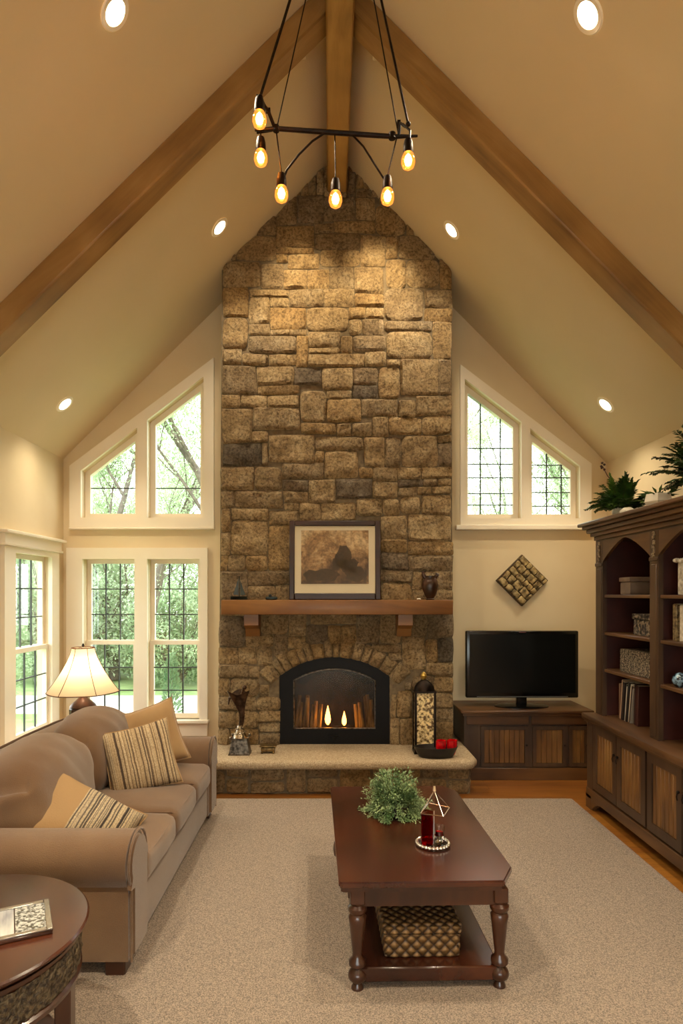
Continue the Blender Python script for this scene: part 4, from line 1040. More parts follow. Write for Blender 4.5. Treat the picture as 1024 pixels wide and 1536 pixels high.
MB().span((-.03, -.0335, .655), (.03, -.0305, .661)).build('emblem', M('emblem_grey', '#5a2a26', '#6a3430', 5, .4), tv)
MB().span((-.40, -.034, .088), (.40, -.029, .095)).build('lower_strip', M('strip_grey', '#4b4b48', '#5c5b57', 5, .3), tv)
# diamond wall relief
wa = thing('diamond_wall_relief', (1.79, YW-.025, 1.72), 'diamond shaped carved bronze relief tile hung above the television', 'wall art', local=True, rot=(0, math.radians(45), 0))
hs = .172
REL = M('relief_bronze', '#5a4828', '#c4ad78', 24, .5, .6, 40, metal=.2)
mb = MB(); mb.span((-hs, -.01, -hs), (hs, .02, hs), bev=.004); mb.build('backing', M('relief_dark', '#33240f', '#5b4526', 20, .6), wa)
random.seed(11)
mb = MB(); z = -hs+.008
while z < hs-.02:
    hh = random.choice([.045, .06, .075]); hh = min(hh, hs-.006-z); x = -hs+.008
    while x < hs-.02:
        ww = random.choice([.05, .07, .09]); ww = min(ww, hs-.006-x)
        mb.soft((x+ww/2, -.016, z+hh/2), (ww-.008, .03, hh-.008), .008, rot=(0, random.uniform(-.15, .15), 0), n=5, nz=.007, nf=40); x += ww
    z += hh
mb.build('relief', REL, wa, smooth=60)
# ------------------------------------------------------------------ bookcase along the right wall
random.seed(5)
bc = thing('bookcase', (2.25, 3.6, 0), 'tall dark walnut bookcase with pointed arches along the right wall', 'bookcase')
CX, HX, BX = 1.93, 2.0, XR-.02          # cabinet front, hutch front, back
BY1, BY0 = 4.77, 2.30
bays = [(3.965, 4.65), (3.175, 3.86), (2.41, 3.07)]
# base
mb = MB(); mb.span((CX+.02, BY0, .12), (BX, BY1-.02, .655)); mb.build('base_cabinet', DARKW, bc)
mb = MB(); mb.span((CX-.005, BY0, .075), (CX+.03, BY1, .15), bev=.005)
mb.span((CX-.005, BY1-.09, 0), (CX+.03, BY1, .10)); mb.span((CX, BY1-.03, 0), (BX, BY1, .15))
for k in range(8):
    t = k/8; mb.span((CX-.003, BY1-.09-.02*(k+1), .075-.07*(1-t)**2), (CX+.028, BY1-.09-.02*k, .08))
mb.span((CX-.005, 2.35, 0), (CX+.03, 2.43, .1)); mb.build('plinth', DARKWY, bc)
mb = MB(); mb.span((CX-.03, BY0, .655), (BX, BY1+.03, .70), bev=.01, seg=2); mb.span((CX-.012, BY0, .64), (BX, BY1+.012, .657)); mb.build('counter', DARKWY, bc)
ys = [4.655, 4.28, 4.27, 3.885, 3.86, 3.48, 3.47, 3.10, 3.07, 2.72, 2.71, 2.36]
for k in range(0, 12, 2):
    b_, a = ys[k], ys[k+1]
    d = MB(); t = .055; z0, z1 = .165, .635
    d.span((CX, a, z0), (CX+.02, a+t, z1)); d.span((CX, b_-t, z0), (CX+.02, b_, z1)); d.span((CX, a+t, z0), (CX+.02, b_-t, z0+t)); d.span((CX, a+t, z1-t), (CX+.02, b_-t, z1))
    do = d.build('door', DARKW, bc)
    p = MB(); n = 6
    for j in range(n):
        ya = a+t+(b_-a-2*t)*j/n; p.span((CX+.008, ya+.0015, z0+t), (CX+.018, ya+(b_-a-2*t)/n-.0015, z1-t), bev=.003)
    p.build('panel', PANELW, do)
    hy = a+.022 if (k//2) % 2 == 0 else b_-.022
    h = MB(); h.ball((CX-.008, hy, .5), .009, n=8); h.tube([(CX-.01, hy, .50), (CX-.016, hy, .475), (CX-.012, hy, .455)], .004, 6); h.build('pull', IRON, do)
mb = MB(); mb.span((CX+.0, 4.66, .15), (CX+.022, 4.76, .64)); mb.build('end_stile', DARKW, bc)
# hutch
posts = [(BY1-.12, BY1), (3.86, 3.965), (3.07, 3.175), (BY0, 2.41)]
mb = MB()
for a, b_ in posts:
    mb.span((HX, a, .70), (HX+.03, b_, 2.0)); mb.span((HX+.03, a+.04, .70), (BX-.01, b_-(.0 if b_ == BY1 else .04), 2.0))
mb.span((BX-.012, BY0, .70), (BX, BY1, 2.02)); mb.span((HX, BY0, 1.985), (BX, BY1, 2.02))
mb.build('hutch_frame', DARKW, bc)
mb = MB(); 
for a, b_ in bays: mb.span((BX-.016, a-.06, .7), (BX-.0115, b_+.06, 1.985)); mb.span((HX+.03, b_+.034, .7), (BX-.0115, b_+.042, 1.985)); mb.span((HX+.03, a-.042, .7), (BX-.0115, a-.034, 1.985))
mb.build('lining', CABIN, bc)
for a, b_ in posts:
    m_ = (a+b_)/2
    mb = MB(); mb.span((HX-.008, a+.0, 1.80), (HX+.0, b_-.0, 1.825), bev=.003); mb.span((HX-.004, a+.02, .72), (HX, b_-.02, 1.78), bev=.002); mb.build('post_moulding', DARKW, bc)
    mb = MB()
    for k in range(12): mb.ball((HX-.004, m_+.008*math.sin(k*1.7), 1.83+.013*k), .010, sc=(.8, 1.2, .9), nz=.3)
    mb.build('carved_drop', M('carving_light', '#4a3826', '#9c8868', 60, .5, .4, 60), bc)
for a, b_ in bays:
    c = (a+b_)/2; hw = (b_-a)/2; pts = []
    for k in range(11):
        t = k/10; pts.append((a+hw*t, 1.835+.148*(1-(1-t)**1.45)+.0*t))
    for k in range(1, 11):
        t = k/10; pts.append((c+hw*t, 1.835+.148*(1-t**1.45)))
    poly = [(a-.004, 1.835)]+pts+[(b_+.004, 1.835), (b_+.004, 2.0), (a-.004, 2.0)]
    curveface([(y, z) for y, z in poly], [], .022, lambda p, q, t: (HX+.012+t, p, q)).build('arch_spandrel', DARKWY, bc)
    for z in (1.59, 1.315, 1.045):
        MB().span((HX+.012, a-.036, z-.022), (BX-.016, b_+.036, z), bev=.003).build('shelf', DARKWY, bc)
mb = MB()
for k, (dz0, dz1, ov) in enumerate(((1.995, 2.025, .012), (2.025, 2.05, .035), (2.05, 2.08, .06), (2.08, 2.10, .085), (2.10, 2.125, .115))):
    mb.span((HX-ov, BY0, dz0), (BX, BY1+ov*.6, dz1+.001), bev=.006 if k in (2, 4) else .003)
mb.build('cornice', DARKWY, bc)

def boxthing(name, c, size, mat, label, cat='box', lid=True, rz=0, group=None):
    r = thing(name, c, label, cat, group, local=True, rz=rz)
    w, d, h = size
    mb = MB(); mb.soft((0, 0, h*.36 if lid else h/2), (w, d, h*.72 if lid else h), .008, n=8); mb.build('body', mat, r, smooth=60)
    if lid: mb = MB(); mb.soft((0, 0, h*.85), (w+.014, d+.014, h*.28), .008, n=8); mb.build('lid', mat, r, smooth=60)
    return r
GBOX = M('taupe_box', '#6b5a4c', '#7f6c5b', 10, .7); 
boxthing('lidded_box', (2.17, 4.45, 1.59), (.20, .15, .125), GBOX, 'plain taupe lidded box on the top left bookcase shelf')
CBX = M('carved_black_box', '#16100c', '#8c7c66', 42, .5, 1, 42, detail=2, bdist=.02, lo=.45, hi=.64)
boxthing('carved_box', (2.19, 4.18, 1.315), (.22, .34, .15), CBX, 'black box with pale carving on the second left bookcase shelf')
WKR = M('rough_wicker', '#2b2119', '#a8977c', 55, .7, 1, 55, detail=5, bdist=.02, stretch=(1, 1, 2.5), lo=.42, hi=.66)
boxthing('wicker_chest', (2.19, 4.26, 1.045), (.26, .50, .165), WKR, 'grey brown wicker chest on the third left bookcase shelf', lid=False)
# leaning books on the counter, left bay
cols = [('#6f5240', .02), ('#b49478', .014), ('#2a1d16', .022), ('#3a3634', .016), ('#cfc6b4', .006), ('#231a16', .02), ('#d8cdb8', .006), ('#2c201a', .024), ('#8a8176', .008), ('#2a0f0a', .03), ('#38150e', .03)]
desc = ['brown book standing upright first from the left end', 'tan spined book, second from the left end', 'black book leaning behind the tan one', 'charcoal book in the leaning row', 'thin cream booklet between charcoal and black books', 'black book after the thin cream booklet', 'second thin cream booklet in the leaning row', 'dark brown book right of the second cream booklet', 'thin grey booklet in the leaning row', 'wine red book right of the grey booklet', 'rightmost wine red book of the counter row']
yy = 4.585
for k, ((c, th), ds) in enumerate(zip(cols, desc)):
    lean = 0 if k < 1 else math.radians(6+.5*k) if k < 9 else math.radians(2)
    H = .25+.012*((k*7) % 4); D = .16+.01*(k % 3)
    yy -= th+.008+(.012 if k == 9 else 0)
    r = thing('book', (2.16, yy+(H*math.tan(lean) if lean else 0)*0, .70), ds+', lowest left bookcase bay', 'book', 'books leaning on the bookcase counter', local=True, rot=(lean, 0, 0))
    lift = th/2*math.sin(lean)
    mb = MB(); mb.span((-D/2, -th/2, lift), (D/2, th/2, H), bev=.002); mb.build('cover', M('book_%s' % c[1:], c, c, 5, .5), r)
    MB().span((-D/2+.004, -th/2+.0015, H-.001), (D/2-.003, th/2-.0015, H+.0015)).build('pages', M('paper', '#c9bb9c', '#d6c9ab', 90, .9), r)
# small flower ornament
fl = thing('flower_ornament', (2.1, 4.02, .70), 'small pale green flower ornament at the right end of the leaning books', 'ornament')
mb = MB()
for k in range(14):
    a = k*2.4; leaf(mb, Vector((2.1, 4.02, .755)), Vector((math.cos(a), math.sin(a), .3+.1*(k % 5))), .04, .02)
mb.build('petals', M('pale_petals', '#9aa35a', '#c9c98a', 20, .6), fl)
mb = MB(); mb.cyl((2.1, 4.02, .703), (2.1, 4.02, .76), .004, n=6); mb.lathe([(.025, 0), (.027, .006), (.01, .012)], (2.1, 4.02, .7), 12); mb.build('stem', GRN, fl)
# right bay
wb = boxthing('ornate_white_box', (2.16, 3.63, 1.59), (.2, .26, .2), M('white_carved', '#8f8676', '#d9d2c2', 30, .6, .8, 40, bdist=.02), 'large whitewashed carved box on the top shelf of the right bay', lid=False)
mb = MB()
for k in range(16): a = k*.39; mb.ball((-.09+.02*math.sin(k*2), -.12+.016*k, .2+.008*math.sin(k*1.3)), .02, sc=(1, 1, .7), nz=.3)
mb.build('carved_rim', M('white_carved2', '#a39a88', '#dfd8c8', 40, .6), wb)
for k, (c, yk, th, H, ds) in enumerate((('#5a4634', 3.79, .045, .22, 'dark book with gilt spine'), ('#cfc5b3', 3.715, .045, .215, 'cream white book beside the gilt spined one'), ('#6b3420', 3.655, .05, .215, 'russet book right of the cream one'), ('#4a2618', 3.60, .045, .22, 'dark red brown book right of the russet one'))):
    r = thing('book', (2.14, yk, 1.315), ds+', second shelf of right bay', 'book', 'books on the second right shelf', local=True)
    mb = MB(); mb.span((-.08, -th/2, 0), (.08, th/2, H), bev=.003); mb.build('cover', M('gilt_spine', '#2b1c12', '#8c7a55', 60, .5) if k == 0 else M('spine_%d' % k, c, c if k != 1 else '#a89d8a', 50, .55), r)
    MB().span((-.074, -th/2+.003, H-.001), (.077, th/2-.003, H+.002)).build('pages', MATS['paper'], r)
mb = MB(); bl = M('blue_mosaic', '#0c1826', '#7fa0b8', 38, .15, .8, 38, detail=2, coat=.5, lo=.42, hi=.62)
mb.ball((2.07, 3.745, 1.045+.042), .046, n=16, nz=.12, nf=9); tag(mb.build('mosaic_orb', bl, org=(2.07, 3.745, 1.045)), 'blue and silver mosaic orb on the third shelf, right bay', 'ornament')
cn = thing('gold_candle', (2.18, 3.73, 1.045), 'olive gold pillar candle behind the blue mosaic orb', 'candle')
MB().cyl((2.18, 3.73, 1.045), (2.18, 3.73, 1.175), .036, n=24).build('wax', M('olive_wax', '#5d4c14', '#7e6a22', 6, .4), cn); MB().cyl((2.18, 3.73, 1.175), (2.18, 3.73, 1.187), .002, n=5).build('wick', BLACK, cn)
mb = MB(); mb.lathe([(.07, 0), (.085, .02), (.1, .08), (.105, .14), (.09, .19), (.06, .215), (.065, .235), (.082, .26), (.075, .26), (.05, .22), (.02, .1)], (2.13, 3.58, .7), 30)
for v in mb.bm.verts: v.co += noise.noise_vector(v.co*40)*.006
tag(mb.build('wicker_urn', WKR, org=(2.13, 3.58, .7)), 'rough wicker urn standing on the counter of the right bay', 'urn')

# plants and pots on top of the bookcase
ZT = 2.125
def fern(name, c, pot_r, pot_h, n, L, label, mat, potmat, hexa=False, up=.5, seedn=1, lw=.03):
    random.seed(seedn)
    r = thing(name, c, label, 'plant'); c = Vector(c)
    mb = MB(); mb.lathe([(pot_r*.7, 0), (pot_r*.85, pot_h*.2), (pot_r*1.05, pot_h*.6), (pot_r, pot_h), (pot_r*.85, pot_h), (pot_r*.8, pot_h*.8), (.01, pot_h*.75)], c, 6 if hexa else 24); mb.build('pot', potmat, r, smooth=20)
    fo = MB(); st = MB()
    for k in range(n):
        a = random.uniform(0, 2*PI); e = random.uniform(.15, 1.25); l = L*random.uniform(.55, 1.05)
        d = Vector((math.cos(a)*math.sin(e), math.sin(a)*math.sin(e), math.cos(e)*up+.25)); b0 = c+Vector((math.cos(a)*pot_r*.3, math.sin(a)*pot_r*.3, pot_h*.8))
        pts = [b0+d*l*t+Vector((0, 0, -l*.55*t*t*math.sin(e))) for t in [i/8 for i in range(9)]]
        for p in pts: 
            p.x = min(p.x, XR-.03)
            if p.z < c.z+.012: p.z = c.z+.012
        st.tube(pts, .002, 4)
        for i in range(1, 9):
            t = i/8; p = pts[i]; tg = (pts[i]-pts[i-1]).normalized(); sd = tg.cross(Vector((0, 0, 1)));
            for sg in (-1, 1):
                for q in (0, .33, .66):
                    leaf(fo, p-(pts[i]-pts[i-1])*q, (tg*.6+sd*sg+Vector((0, 0, random.uniform(-.2, .2)))), lw*(1.6-.8*t)*random.uniform(.8, 1.3), lw*.42)
    for v in fo.bm.verts:
        v.co.x = min(v.co.x, XR-.012)
        v.co.z = max(v.co.z, c.z+.006)
    st.build('stem', leafmat('fern_stem', '#2a2412', '#4b4520'), r); fo.build('foliage', mat, r); return r
f1 = fern('potted_fern', (2.09, 4.56, ZT), .055, .09, 110, .25, 'bushy fern at the left end of the bookcase top', FERN, WHITE, seedn=3, up=.85, lw=.04)
mb = MB(); mb.tube([(2.09, 4.56, 2.2), (2.08, 4.58, 2.35), (2.02, 4.62, 2.46), (1.99, 4.63, 2.53)], .003, 5); 
for k in range(5): mb.ball((1.99+.014*math.cos(k*2), 4.63, 2.505+.012*k), .009, n=8)
mb.build('seed_spike', M('seed_brown', '#2c120c', '#4b2116', 9, .6), f1)
fern('trailing_plant', (2.33, 3.86, ZT), .11, .17, 130, .38, 'tall dark leafy plant in white faceted planter on the bookcase', DKG, WHITE, hexa=True, seedn=9, up=1.05, lw=.045)
hp = thing('faceted_planter', (2.12, 4.09, ZT), 'white faceted hexagonal planter on the bookcase between two plants', 'planter')
mb = MB(); mb.lathe([(.05, 0), (.092, .065), (.08, .115), (.065, .115), (.07, .07), (.01, .06)], (2.12, 4.09, ZT), 6); mb.build('body', WHITE, hp, smooth=10)
mb = MB()
random.seed(4)
for k in range(40):
    a = random.uniform(0, 6.28); leaf(mb, Vector((2.12+.03*math.cos(a), 4.09+.03*math.sin(a), ZT+.1)), Vector((math.cos(a), math.sin(a), random.uniform(.1, .9))), random.uniform(.05, .12), .018)
mb.build('foliage', FERN, hp)
tag(MB().ball((2.03, 4.33, ZT+.032), .045, sc=(1, 1.3, .7), nz=.15).build('white_stone', WHITE, org=(2.03, 4.33, ZT)), 'smooth white rounded stone on the bookcase edge right of the fern', 'stone')

# ------------------------------------------------------------------ chandelier
YC = 2.8
C = lambda px, py, dy=0: P(px, py, YC+dy)
top = Vector((XRG, YC, 5.05))
ch = thing('chandelier', top, 'rustic iron bar chandelier with six bare bulbs hung from ridge beam', 'chandelier')
mb = MB(); mb.lathe([(.05, 0), (.05, -.015), (.02, -.04), (.008, -.07)], top, 20); mb.build('canopy', IRON, ch)
mb = MB(); mb.tube([C(382, 195), C(415, 193), C(500, 199), C(590, 205), C(626, 204)], [.006, .010, .011, .010, .005], 8)
mb.tube([C(385, 199, .02), C(405, 196, .01), C(420, 193)], .006, 6); mb.lathe([(.016, -.012), (.016, .012)], C(588, 204), 10); mb.lathe([(.014, -.012), (.014, .012)], C(414, 193), 10)
mb.build('crossbar', IRON, ch)
hook = top+Vector((0, 0, -.06))
lhk, rhk = C(390, 146, -.12), C(612, 186, -.1)
for a, b_, r_ in ((hook, lhk, .0065), (hook, rhk, .0055), (hook+Vector((0, .02, 0)), C(415, 192), .003), (hook+Vector((0, .02, 0)), C(597, 200), .003)): MB().tube([a, b_], r_, 6).build('hanging_rod', IRON, ch)
mb = MB(); mb.tube([lhk, C(397, 160, -.08), C(402, 166, -.05), C(412, 192)], .008, 6); mb.box(C(402, 166, -.05), (.02, .02, .012)); mb.tube([lhk+Vector((-.012, 0, .01)), lhk+Vector((-.014, 0, -.05))], .005, 5); mb.ball(lhk, .012); mb.build('bracket', IRON, ch)
mb = MB(); mb.tube([rhk, C(608, 190, -.05), C(600, 184, -.02), C(598, 203)], .007, 6); mb.ball(rhk, .011); mb.tube([C(604, 186, -.05), C(615, 196, -.1), C(614, 207, -.1)], .005, 6); mb.box(C(598, 188), (.014, .014, .04)); mb.build('bracket', IRON, ch)
BULBC = emit('bulb_core', '#ffd08a', 90)
SMOKE = glass('amber_bulb_glass', '#e8a860', .06)
_nt = SMOKE.node_tree; _e = _nt.nodes.new('ShaderNodeEmission'); _e.inputs[0].default_value = lin('#ff9a3c'); _e.inputs[1].default_value = .9
_a = _nt.nodes.new('ShaderNodeAddShader'); _o = _nt.nodes['Material Output']; _nt.links.new(_o.inputs[0].links[0].from_socket, _a.inputs[0]); _nt.links.new(_e.outputs[0], _a.inputs[1]); _nt.links.new(_a.outputs[0], _o.inputs[0])
def bulb(p, L=.095, cord=None):
    p = Vector(p)                       # p = centre of the glowing bulb
    r = MB(); r.lathe([(.008, .085), (.016, .08), (.021, .06), (.023, .03), (.021, .022)], p, 14)
    if cord: r.tube([p+Vector((0, 0, .083)), Vector(cord)], .0032, 5)
    so = r.build('socket', IRON, ch)
    g = MB(); g.lathe([(.012, .034), (.02, .024), (.029, .0), (.03, -.018), (.024, -.036), (.010, -.046), (.001, -.048)], p, 18); g.build('bulb_glass', SMOKE, so)
    c = MB(); c.lathe([(.002, .022), (.012, .01), (.017, -.008), (.013, -.024), (.002, -.031)], p, 14); c.build('filament', BULBC, so)
bulb(C(389, 176, -.12), cord=lhk); bulb(C(391, 234), cord=C(391, 197)); bulb(C(422, 288, .0), cord=C(414, 194)); bulb(C(503, 296, .02), cord=C(502, 201))
bulb(C(581, 292, .0), cord=C(595, 206)); bulb(C(612, 238, -.08), cord=C(613, 205, -.08))
mb = MB(); mb.tube([C(486, 200), C(468, 212), C(448, 232), C(430, 255), C(426, 266)], .0048, 6); mb.build('swag_arm', IRON, ch); mb = MB(); mb.tube([C(528, 202), C(545, 220), C(562, 247), C(578, 272)], .0042, 6); mb.build('swag_arm', IRON, ch)

# ------------------------------------------------------------------ recessed lights
WARM = (1.0, .84, .60)
def spot(name, loc, tgt, w, size, blend=.6, r=.04, col=WARM):
    l = bpy.data.lights.new(name, 'SPOT'); l.energy = w; l.spot_size = math.radians(size); l.spot_blend = blend; l.shadow_soft_size = r; l.color = col
    o = bpy.data.objects.new(name, l); COL.objects.link(o); o.location = loc
    o.rotation_euler = (Vector(tgt)-Vector(loc)).to_track_quat('-Z', 'Y').to_euler(); return o
def ray_ceiling(px, py):
    d = Vector(((px-VX)/F, 1, -(py-VY)/F))
    if px < 500: y = (ZL-.986*XL-HC)/(d.z-.986*d.x)
    else: y = (ZR+1.0127*XR-HC)/(d.z+1.0127*d.x)
    return Vector((d.x*y, y, HC+d.z*y))
CANE = emit('can_lens', '#ffe2b0', 22)
cans = [(ray_ceiling(172, 18), 'recessed light at the top left of the ceiling, in front of the rafter'), (ray_ceiling(882, 22), 'recessed light at the top right of the ceiling, in front of the rafter'),
        (ray_ceiling(329, 341), 'recessed light on the left slope beside the chimney top'), (ray_ceiling(677, 345), 'recessed light on the right slope beside the chimney top'),
        (ray_ceiling(97, 606), 'recessed light low on the left slope above the gable window'), (ray_ceiling(908, 607), 'recessed light low on the right slope above the gable window')]
for yb in (.9, -1.2):  # cans added out of view to fill the room with light
    for x in (-1.5, 1.6): cans.append((Vector((x, yb, ceil_z(x))), 'added unseen fill light on the %s slope %s' % ('left' if x < 0 else 'right', 'overhead of the viewer' if yb > 0 else 'above the rear wall')))
for k, (p, lab) in enumerate(cans):
    nrm = Vector((.986, 0, -1)).normalized() if p.x < XRG else Vector((-1.0127, 0, -1)).normalized()
    t = thing('recessed_light', p, lab, 'recessed light', 'recessed ceiling lights', local=True); t.rotation_euler = lookrot(nrm, (0, 1, 0)).to_euler()
    mb = MB(); mb.lathe([(.056, .001), (.058, .006), (.078, .007), (.084, .001)], n=36, cap=False); mb.build('trim_ring', TRIM, t)
    MB().cyl((0, 0, .0015), (0, 0, .004), .057, n=32).build('lens', CANE, t)
    w = [220, 220, 100, 100, 60, 60, 270, 270, 150, 150][k]
    spot('can_spot', p+nrm*.02, p+nrm*.35+Vector((0, 0, -1)), w, 125, 1, .05)
# two small spotlights clipped to the far side of the rafter, aimed at the stones
for sx, tp, w in ((-1, (-.25, YF, 4.17), 300), (1, (.41, YF, 4.2), 300)):
    p = Vector((XRG+sx*.24, 4.12, ceil_z(XRG+sx*.24)-.045))
    t = thing('accent_spotlight', p, 'small accent spotlight near the ridge aimed at the %s chimney stones' % ('left' if sx < 0 else 'right'), 'spotlight', local=True)
    t.rotation_euler = (Vector(tp)-p).to_track_quat('Z', 'Y').to_euler()
    mb = MB(); mb.lathe([(.012, -.03), (.022, -.02), (.024, .02), (.022, .02), (.018, -.01), (.002, -.012)], n=20); mb.build('housing', TRIM, t)
    spot('accent_beam', p+(Vector(tp)-p).normalized()*.03, tp, w, 32, 1, .015, (1, .78, .47))

# ------------------------------------------------------------------ outside
random.seed(21)
GRASSM = M('lawn_grass', '#6f8a4a', '#a3b878', 1.3, .95, .3, 30)
o = MB().span((-30, YW+T+.02, -.45), (30, 40, -.4)).span((-30, -10, -.45), (XL-T-.02, YW+T+.02, -.4)).build('lawn', GRASSM); tag(o, 'pale green lawn outside the windows', 'grass', kind='stuff')
o = MB().span((-16, 10.5, -.4), (12, 12.3, -.385)).build('driveway', M('pale_concrete', '#b9b8b0', '#cfcec6', 4, .9)); struct(o)
BRK = M('tree_bark', '#4a4238', '#6b6254', 14, .9, .5)
LF = []
for nm, a, b_ in (('maple_leaf', '#8da579', '#c6d4b2'), ('birch_leaf', '#a3b68e', '#d6e0c6'), ('yew_leaf', '#6d8a66', '#a3ba94')):
    m, nt, b = newmat(nm); nt.nodes.remove(b); oo = nt.nodes['Material Output']
    v = coords(nt); c = ramp(nt, noise_n(nt, v, 1.5, 3), [(.35, lin(a)), (.65, lin(b_))])
    d = nt.nodes.new('ShaderNodeBsdfDiffuse'); t = nt.nodes.new('ShaderNodeBsdfTranslucent'); mx = nt.nodes.new('ShaderNodeMixShader'); mx.inputs[0].default_value = .5
    nt.links.new(c, d.inputs[0]); nt.links.new(c, t.inputs[0]); nt.links.new(d.outputs[0], mx.inputs[1]); nt.links.new(t.outputs[0], mx.inputs[2]); nt.links.new(mx.outputs[0], oo.inputs[0]); LF.append(m)
def tree(loc, H, spread, nleaf, lf, seed, label, low=.25, lsz=.09):
    random.seed(seed)
    r = thing('tree', loc, label, 'tree', 'trees outside the windows', local=True)
    wd = MB(); tips = []
    def br(p, d, L, rad, lev):
        pts = [p]; q = p.copy(); dd = d.copy()
        for i in range(4):
            dd = (dd+Vector((random.gauss(0, .16), random.gauss(0, .16), random.gauss(.03, .1)))).normalized(); q = q+dd*L/4; pts.append(q.copy())
            if lev >= 1: tips.append((q.copy(), lev))
        wd.tube(pts, [rad*(1-.17*i) for i in range(5)], 5 if lev else 7)
        if lev < 3:
            for i in range([7, 5, 4][lev]):
                k = random.randint(1, 4); a = random.uniform(0, 2*PI); e = random.uniform(.6, 1.25)
                nd = Vector((math.cos(a)*math.sin(e), math.sin(a)*math.sin(e), math.cos(e)))
                br(pts[k], (nd*spread+d*.4).normalized(), L*random.uniform(.42, .62), rad*.32, lev+1)
    br(Vector((0, 0, 0)), Vector((0, 0, 1)), H*.8, H*.017, 0)
    fo = MB()
    cand = [t for t in tips if t[0].z > H*low]
    for k in range(nleaf):
        p, lev = random.choice(cand); q = p+Vector((random.gauss(0, .16), random.gauss(0, .16), random.gauss(0, .16)))*(H/6)
        q.z = max(q.z, .12)
        leaf(fo, q, Vector((random.gauss(0, 1), random.gauss(0, 1), random.gauss(-.3, .7))), lsz*random.uniform(.7, 1.3), lsz*.55)
    wd.build('trunk', BRK, r, smooth=60); fo.build('foliage', lf, r); return r
t1 = tree((-3.32, 11.2, -.4), 7.4, 1.0, 26000, LF[0], 3, 'light airy tree just outside the left gable window', low=.1, lsz=.06)
t2 = tree((.8, 15.5, -.4), 8.0, 1.05, 26000, LF[1], 8, 'pale leafed tree beyond the driveway behind the chimney', low=.04, lsz=.10)
t3 = tree((-9.8, 15.0, -.4), 6.0, 1.0, 22000, LF[2], 5, 'green tree outside the left wall window', low=.04, lsz=.085)
def more(src, loc, rz, sc, label): instance(src, loc, rz, sc, label=label, group='trees outside the windows')
more(t1, (-.9, 9.6, -.4), 2.4, .92, 'airy tree close behind the chimney wall')
more(t1, (-4.95, 14.6, -.4), 1.0, 1.05, 'airy tree standing past the driveway, behind the lower window mullion')
more(t2, (-6.5, 21.9, -.4), 1.3, 1.0, 'broad pale tree seen through the lower left windows')
more(t2, (-12.4, 20.0, -.4), 2.6, .95, 'pale tree left of the lower window view')
more(t2, (-2.0, 24.0, -.4), 4.1, 1.15, 'distant pale tree between the lower windows')
more(t2, (6.0, 19.0, -.4), .6, .85, 'pale tree low in the right gable window view')
more(t3, (-2.3, 15.0, -.4), 2.2, .8, 'rounded green tree past the driveway left of the chimney')
more(t1, (6.2, 12.5, -.4), 2.0, .8, 'thin airy tree outside the right gable window')
more(t3, (-9.5, 4.5, -.4), 4.0, 1.0, 'green tree beyond the left wall, nearest the viewer')
more(t2, (-10.5, 27.0, -.4), 3.3, 1.2, 'tall pale tree far behind the lower left window')
def bush(loc, W_, H_, n, lf, seed, label):
    random.seed(seed); r = thing('bush', loc, label, 'bush', 'bushes past the driveway', local=True)
    st = MB(); fo = MB()
    for k in range(26):
        a = random.uniform(0, 6.28); st.tube([(0, 0, 0), (math.cos(a)*W_*.3, math.sin(a)*W_*.2, H_*.4), (math.cos(a)*W_*.5, math.sin(a)*W_*.35, H_*random.uniform(.6, .95))], [.03, .018, .006], 5)
    for k in range(n):
        d = Vector((random.gauss(0, 1), random.gauss(0, 1), random.gauss(0, 1))).normalized(); q = random.uniform(.45, 1)**.5*(1+.35*noise.noise(d*2.2+Vector((seed, 0, 0))))
        p = Vector((d.x*W_/2*q, d.y*W_*.4*q, max(.12, H_*.52+d.z*H_*.5*q)))
        leaf(fo, p, Vector((random.gauss(0, 1), random.gauss(0, 1), random.gauss(-.2, .7))), random.uniform(.06, .12), .05)
    st.build('stem', BRK, r); fo.build('foliage', lf, r); return r
b1 = bush((-5.9, 14.2, -.4), 2.9, 2.9, 13000, LF[1], 3, 'tall pale green bush past the driveway, left pane view')
b2 = bush((-3.3, 13.6, -.4), 2.3, 2.2, 11000, LF[0], 6, 'green bush past the driveway behind the window mullion')
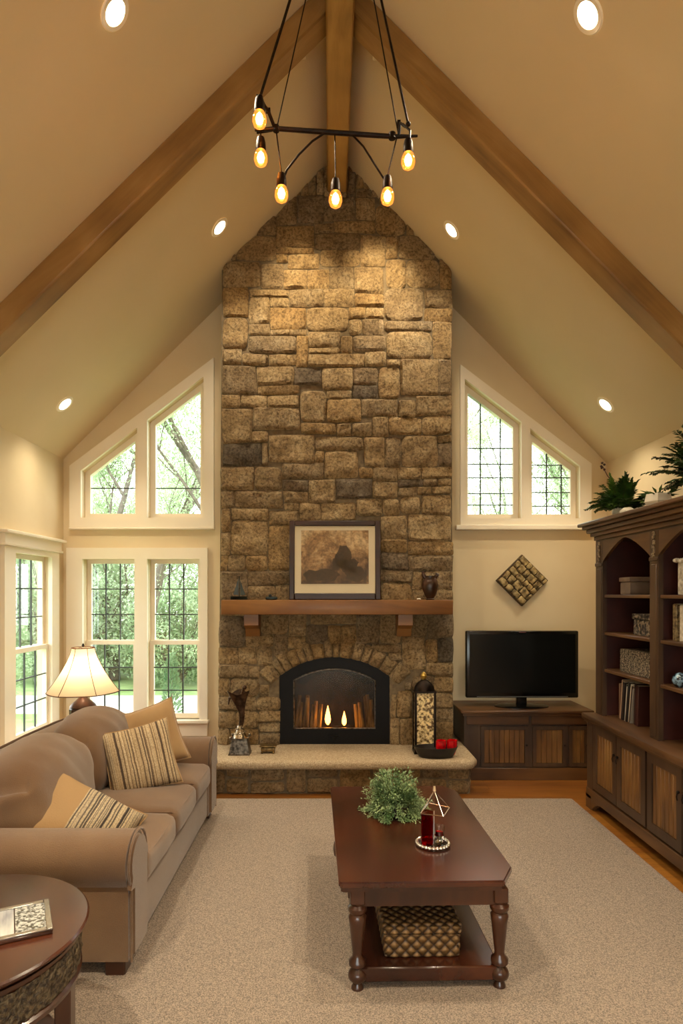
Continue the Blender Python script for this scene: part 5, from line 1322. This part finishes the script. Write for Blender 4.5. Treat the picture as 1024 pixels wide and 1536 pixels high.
for src, loc, rz, sc, lab in ((b1, (-4.6, 15.6, -.4), 1.2, 1.3, 'tallest pale bush, between the two lower windows'), (b2, (-8.3, 13.8, -.4), 2.0, 1.25, 'green bush at the far left past the driveway'),
        (b1, (-1.6, 14.6, -.4), 2.6, 1.1, 'pale bush mostly hidden behind the chimney wall'), (b1, (-7.3, 16.8, -.4), .4, 1.35, 'pale bush behind the far left green bush'), (b2, (-6.4, 11.2, -.4), 3.1, .8, 'low green bush seen through the left wall window'), (b1, (-9.9, 18.6, -.4), 2.2, 1.4, 'large pale bush behind the left wall window view')):
    instance(src, loc, rz, sc, label=lab, group='bushes past the driveway')
# columnar evergreen
random.seed(2)
ev = thing('evergreen_shrub', (-2.05, 8.2, -.4), 'small pointed evergreen shrub outside the lower right pane', 'shrub')
mb = MB()
for k in range(1500):
    t = random.random(); a = random.uniform(0, 6.28); r_ = (.17*(1-t)**.7+.01)*random.uniform(.6, 1); p = Vector((-2.05+math.cos(a)*r_, 8.2+math.sin(a)*r_, -.35+1.15*t))
    leaf(mb, p, Vector((math.cos(a), math.sin(a), 1.4)), .06, .02)
mb.build('foliage', LF[2], ev); MB().cyl((-2.05, 8.2, -.4), (-2.05, 8.2, .5), .02, .008, 7).build('stem', BRK, ev)

# ------------------------------------------------------------------ world, camera
w = bpy.data.worlds.new('world'); SC.world = w; w.use_nodes = True
nt = w.node_tree; bg = nt.nodes['Background']
tc_ = nt.nodes.new('ShaderNodeTexCoord'); sp = nt.nodes.new('ShaderNodeSeparateXYZ'); nt.links.new(tc_.outputs['Generated'], sp.inputs[0])
r = ramp(nt, sp.outputs['Z'], [(0, lin('#dfe9e2')), (.25, lin('#f3f8f6')), (1, lin('#e6f0fb'))])
nt.links.new(r, bg.inputs['Color']); bg.inputs['Strength'].default_value = 6.8
cam = bpy.data.cameras.new('camera'); co = bpy.data.objects.new('camera', cam); COL.objects.link(co); SC.camera = co
co.location = (0, 0, HC); co.rotation_euler = (PI/2, 0, 0)
cam.sensor_fit = 'AUTO'; cam.sensor_width = 36; cam.lens = F/1536*36; cam.shift_x = (512-VX)/1536; cam.shift_y = (VY-768)/1536
cam.clip_start = .05; cam.clip_end = 200
SC.view_settings.view_transform = 'Standard'; SC.view_settings.look = 'None'; SC.view_settings.gamma = 1; SC.view_settings.use_curve_mapping = False
SC.view_settings.exposure = .24
SC.cycles.use_denoising = True; SC.cycles.max_bounces = 10; SC.cycles.diffuse_bounces = 6; SC.cycles.transparent_max_bounces = 24
SC.cycles.sample_clamp_indirect = 6; SC.cycles.caustics_reflective = False; SC.cycles.caustics_refractive = False
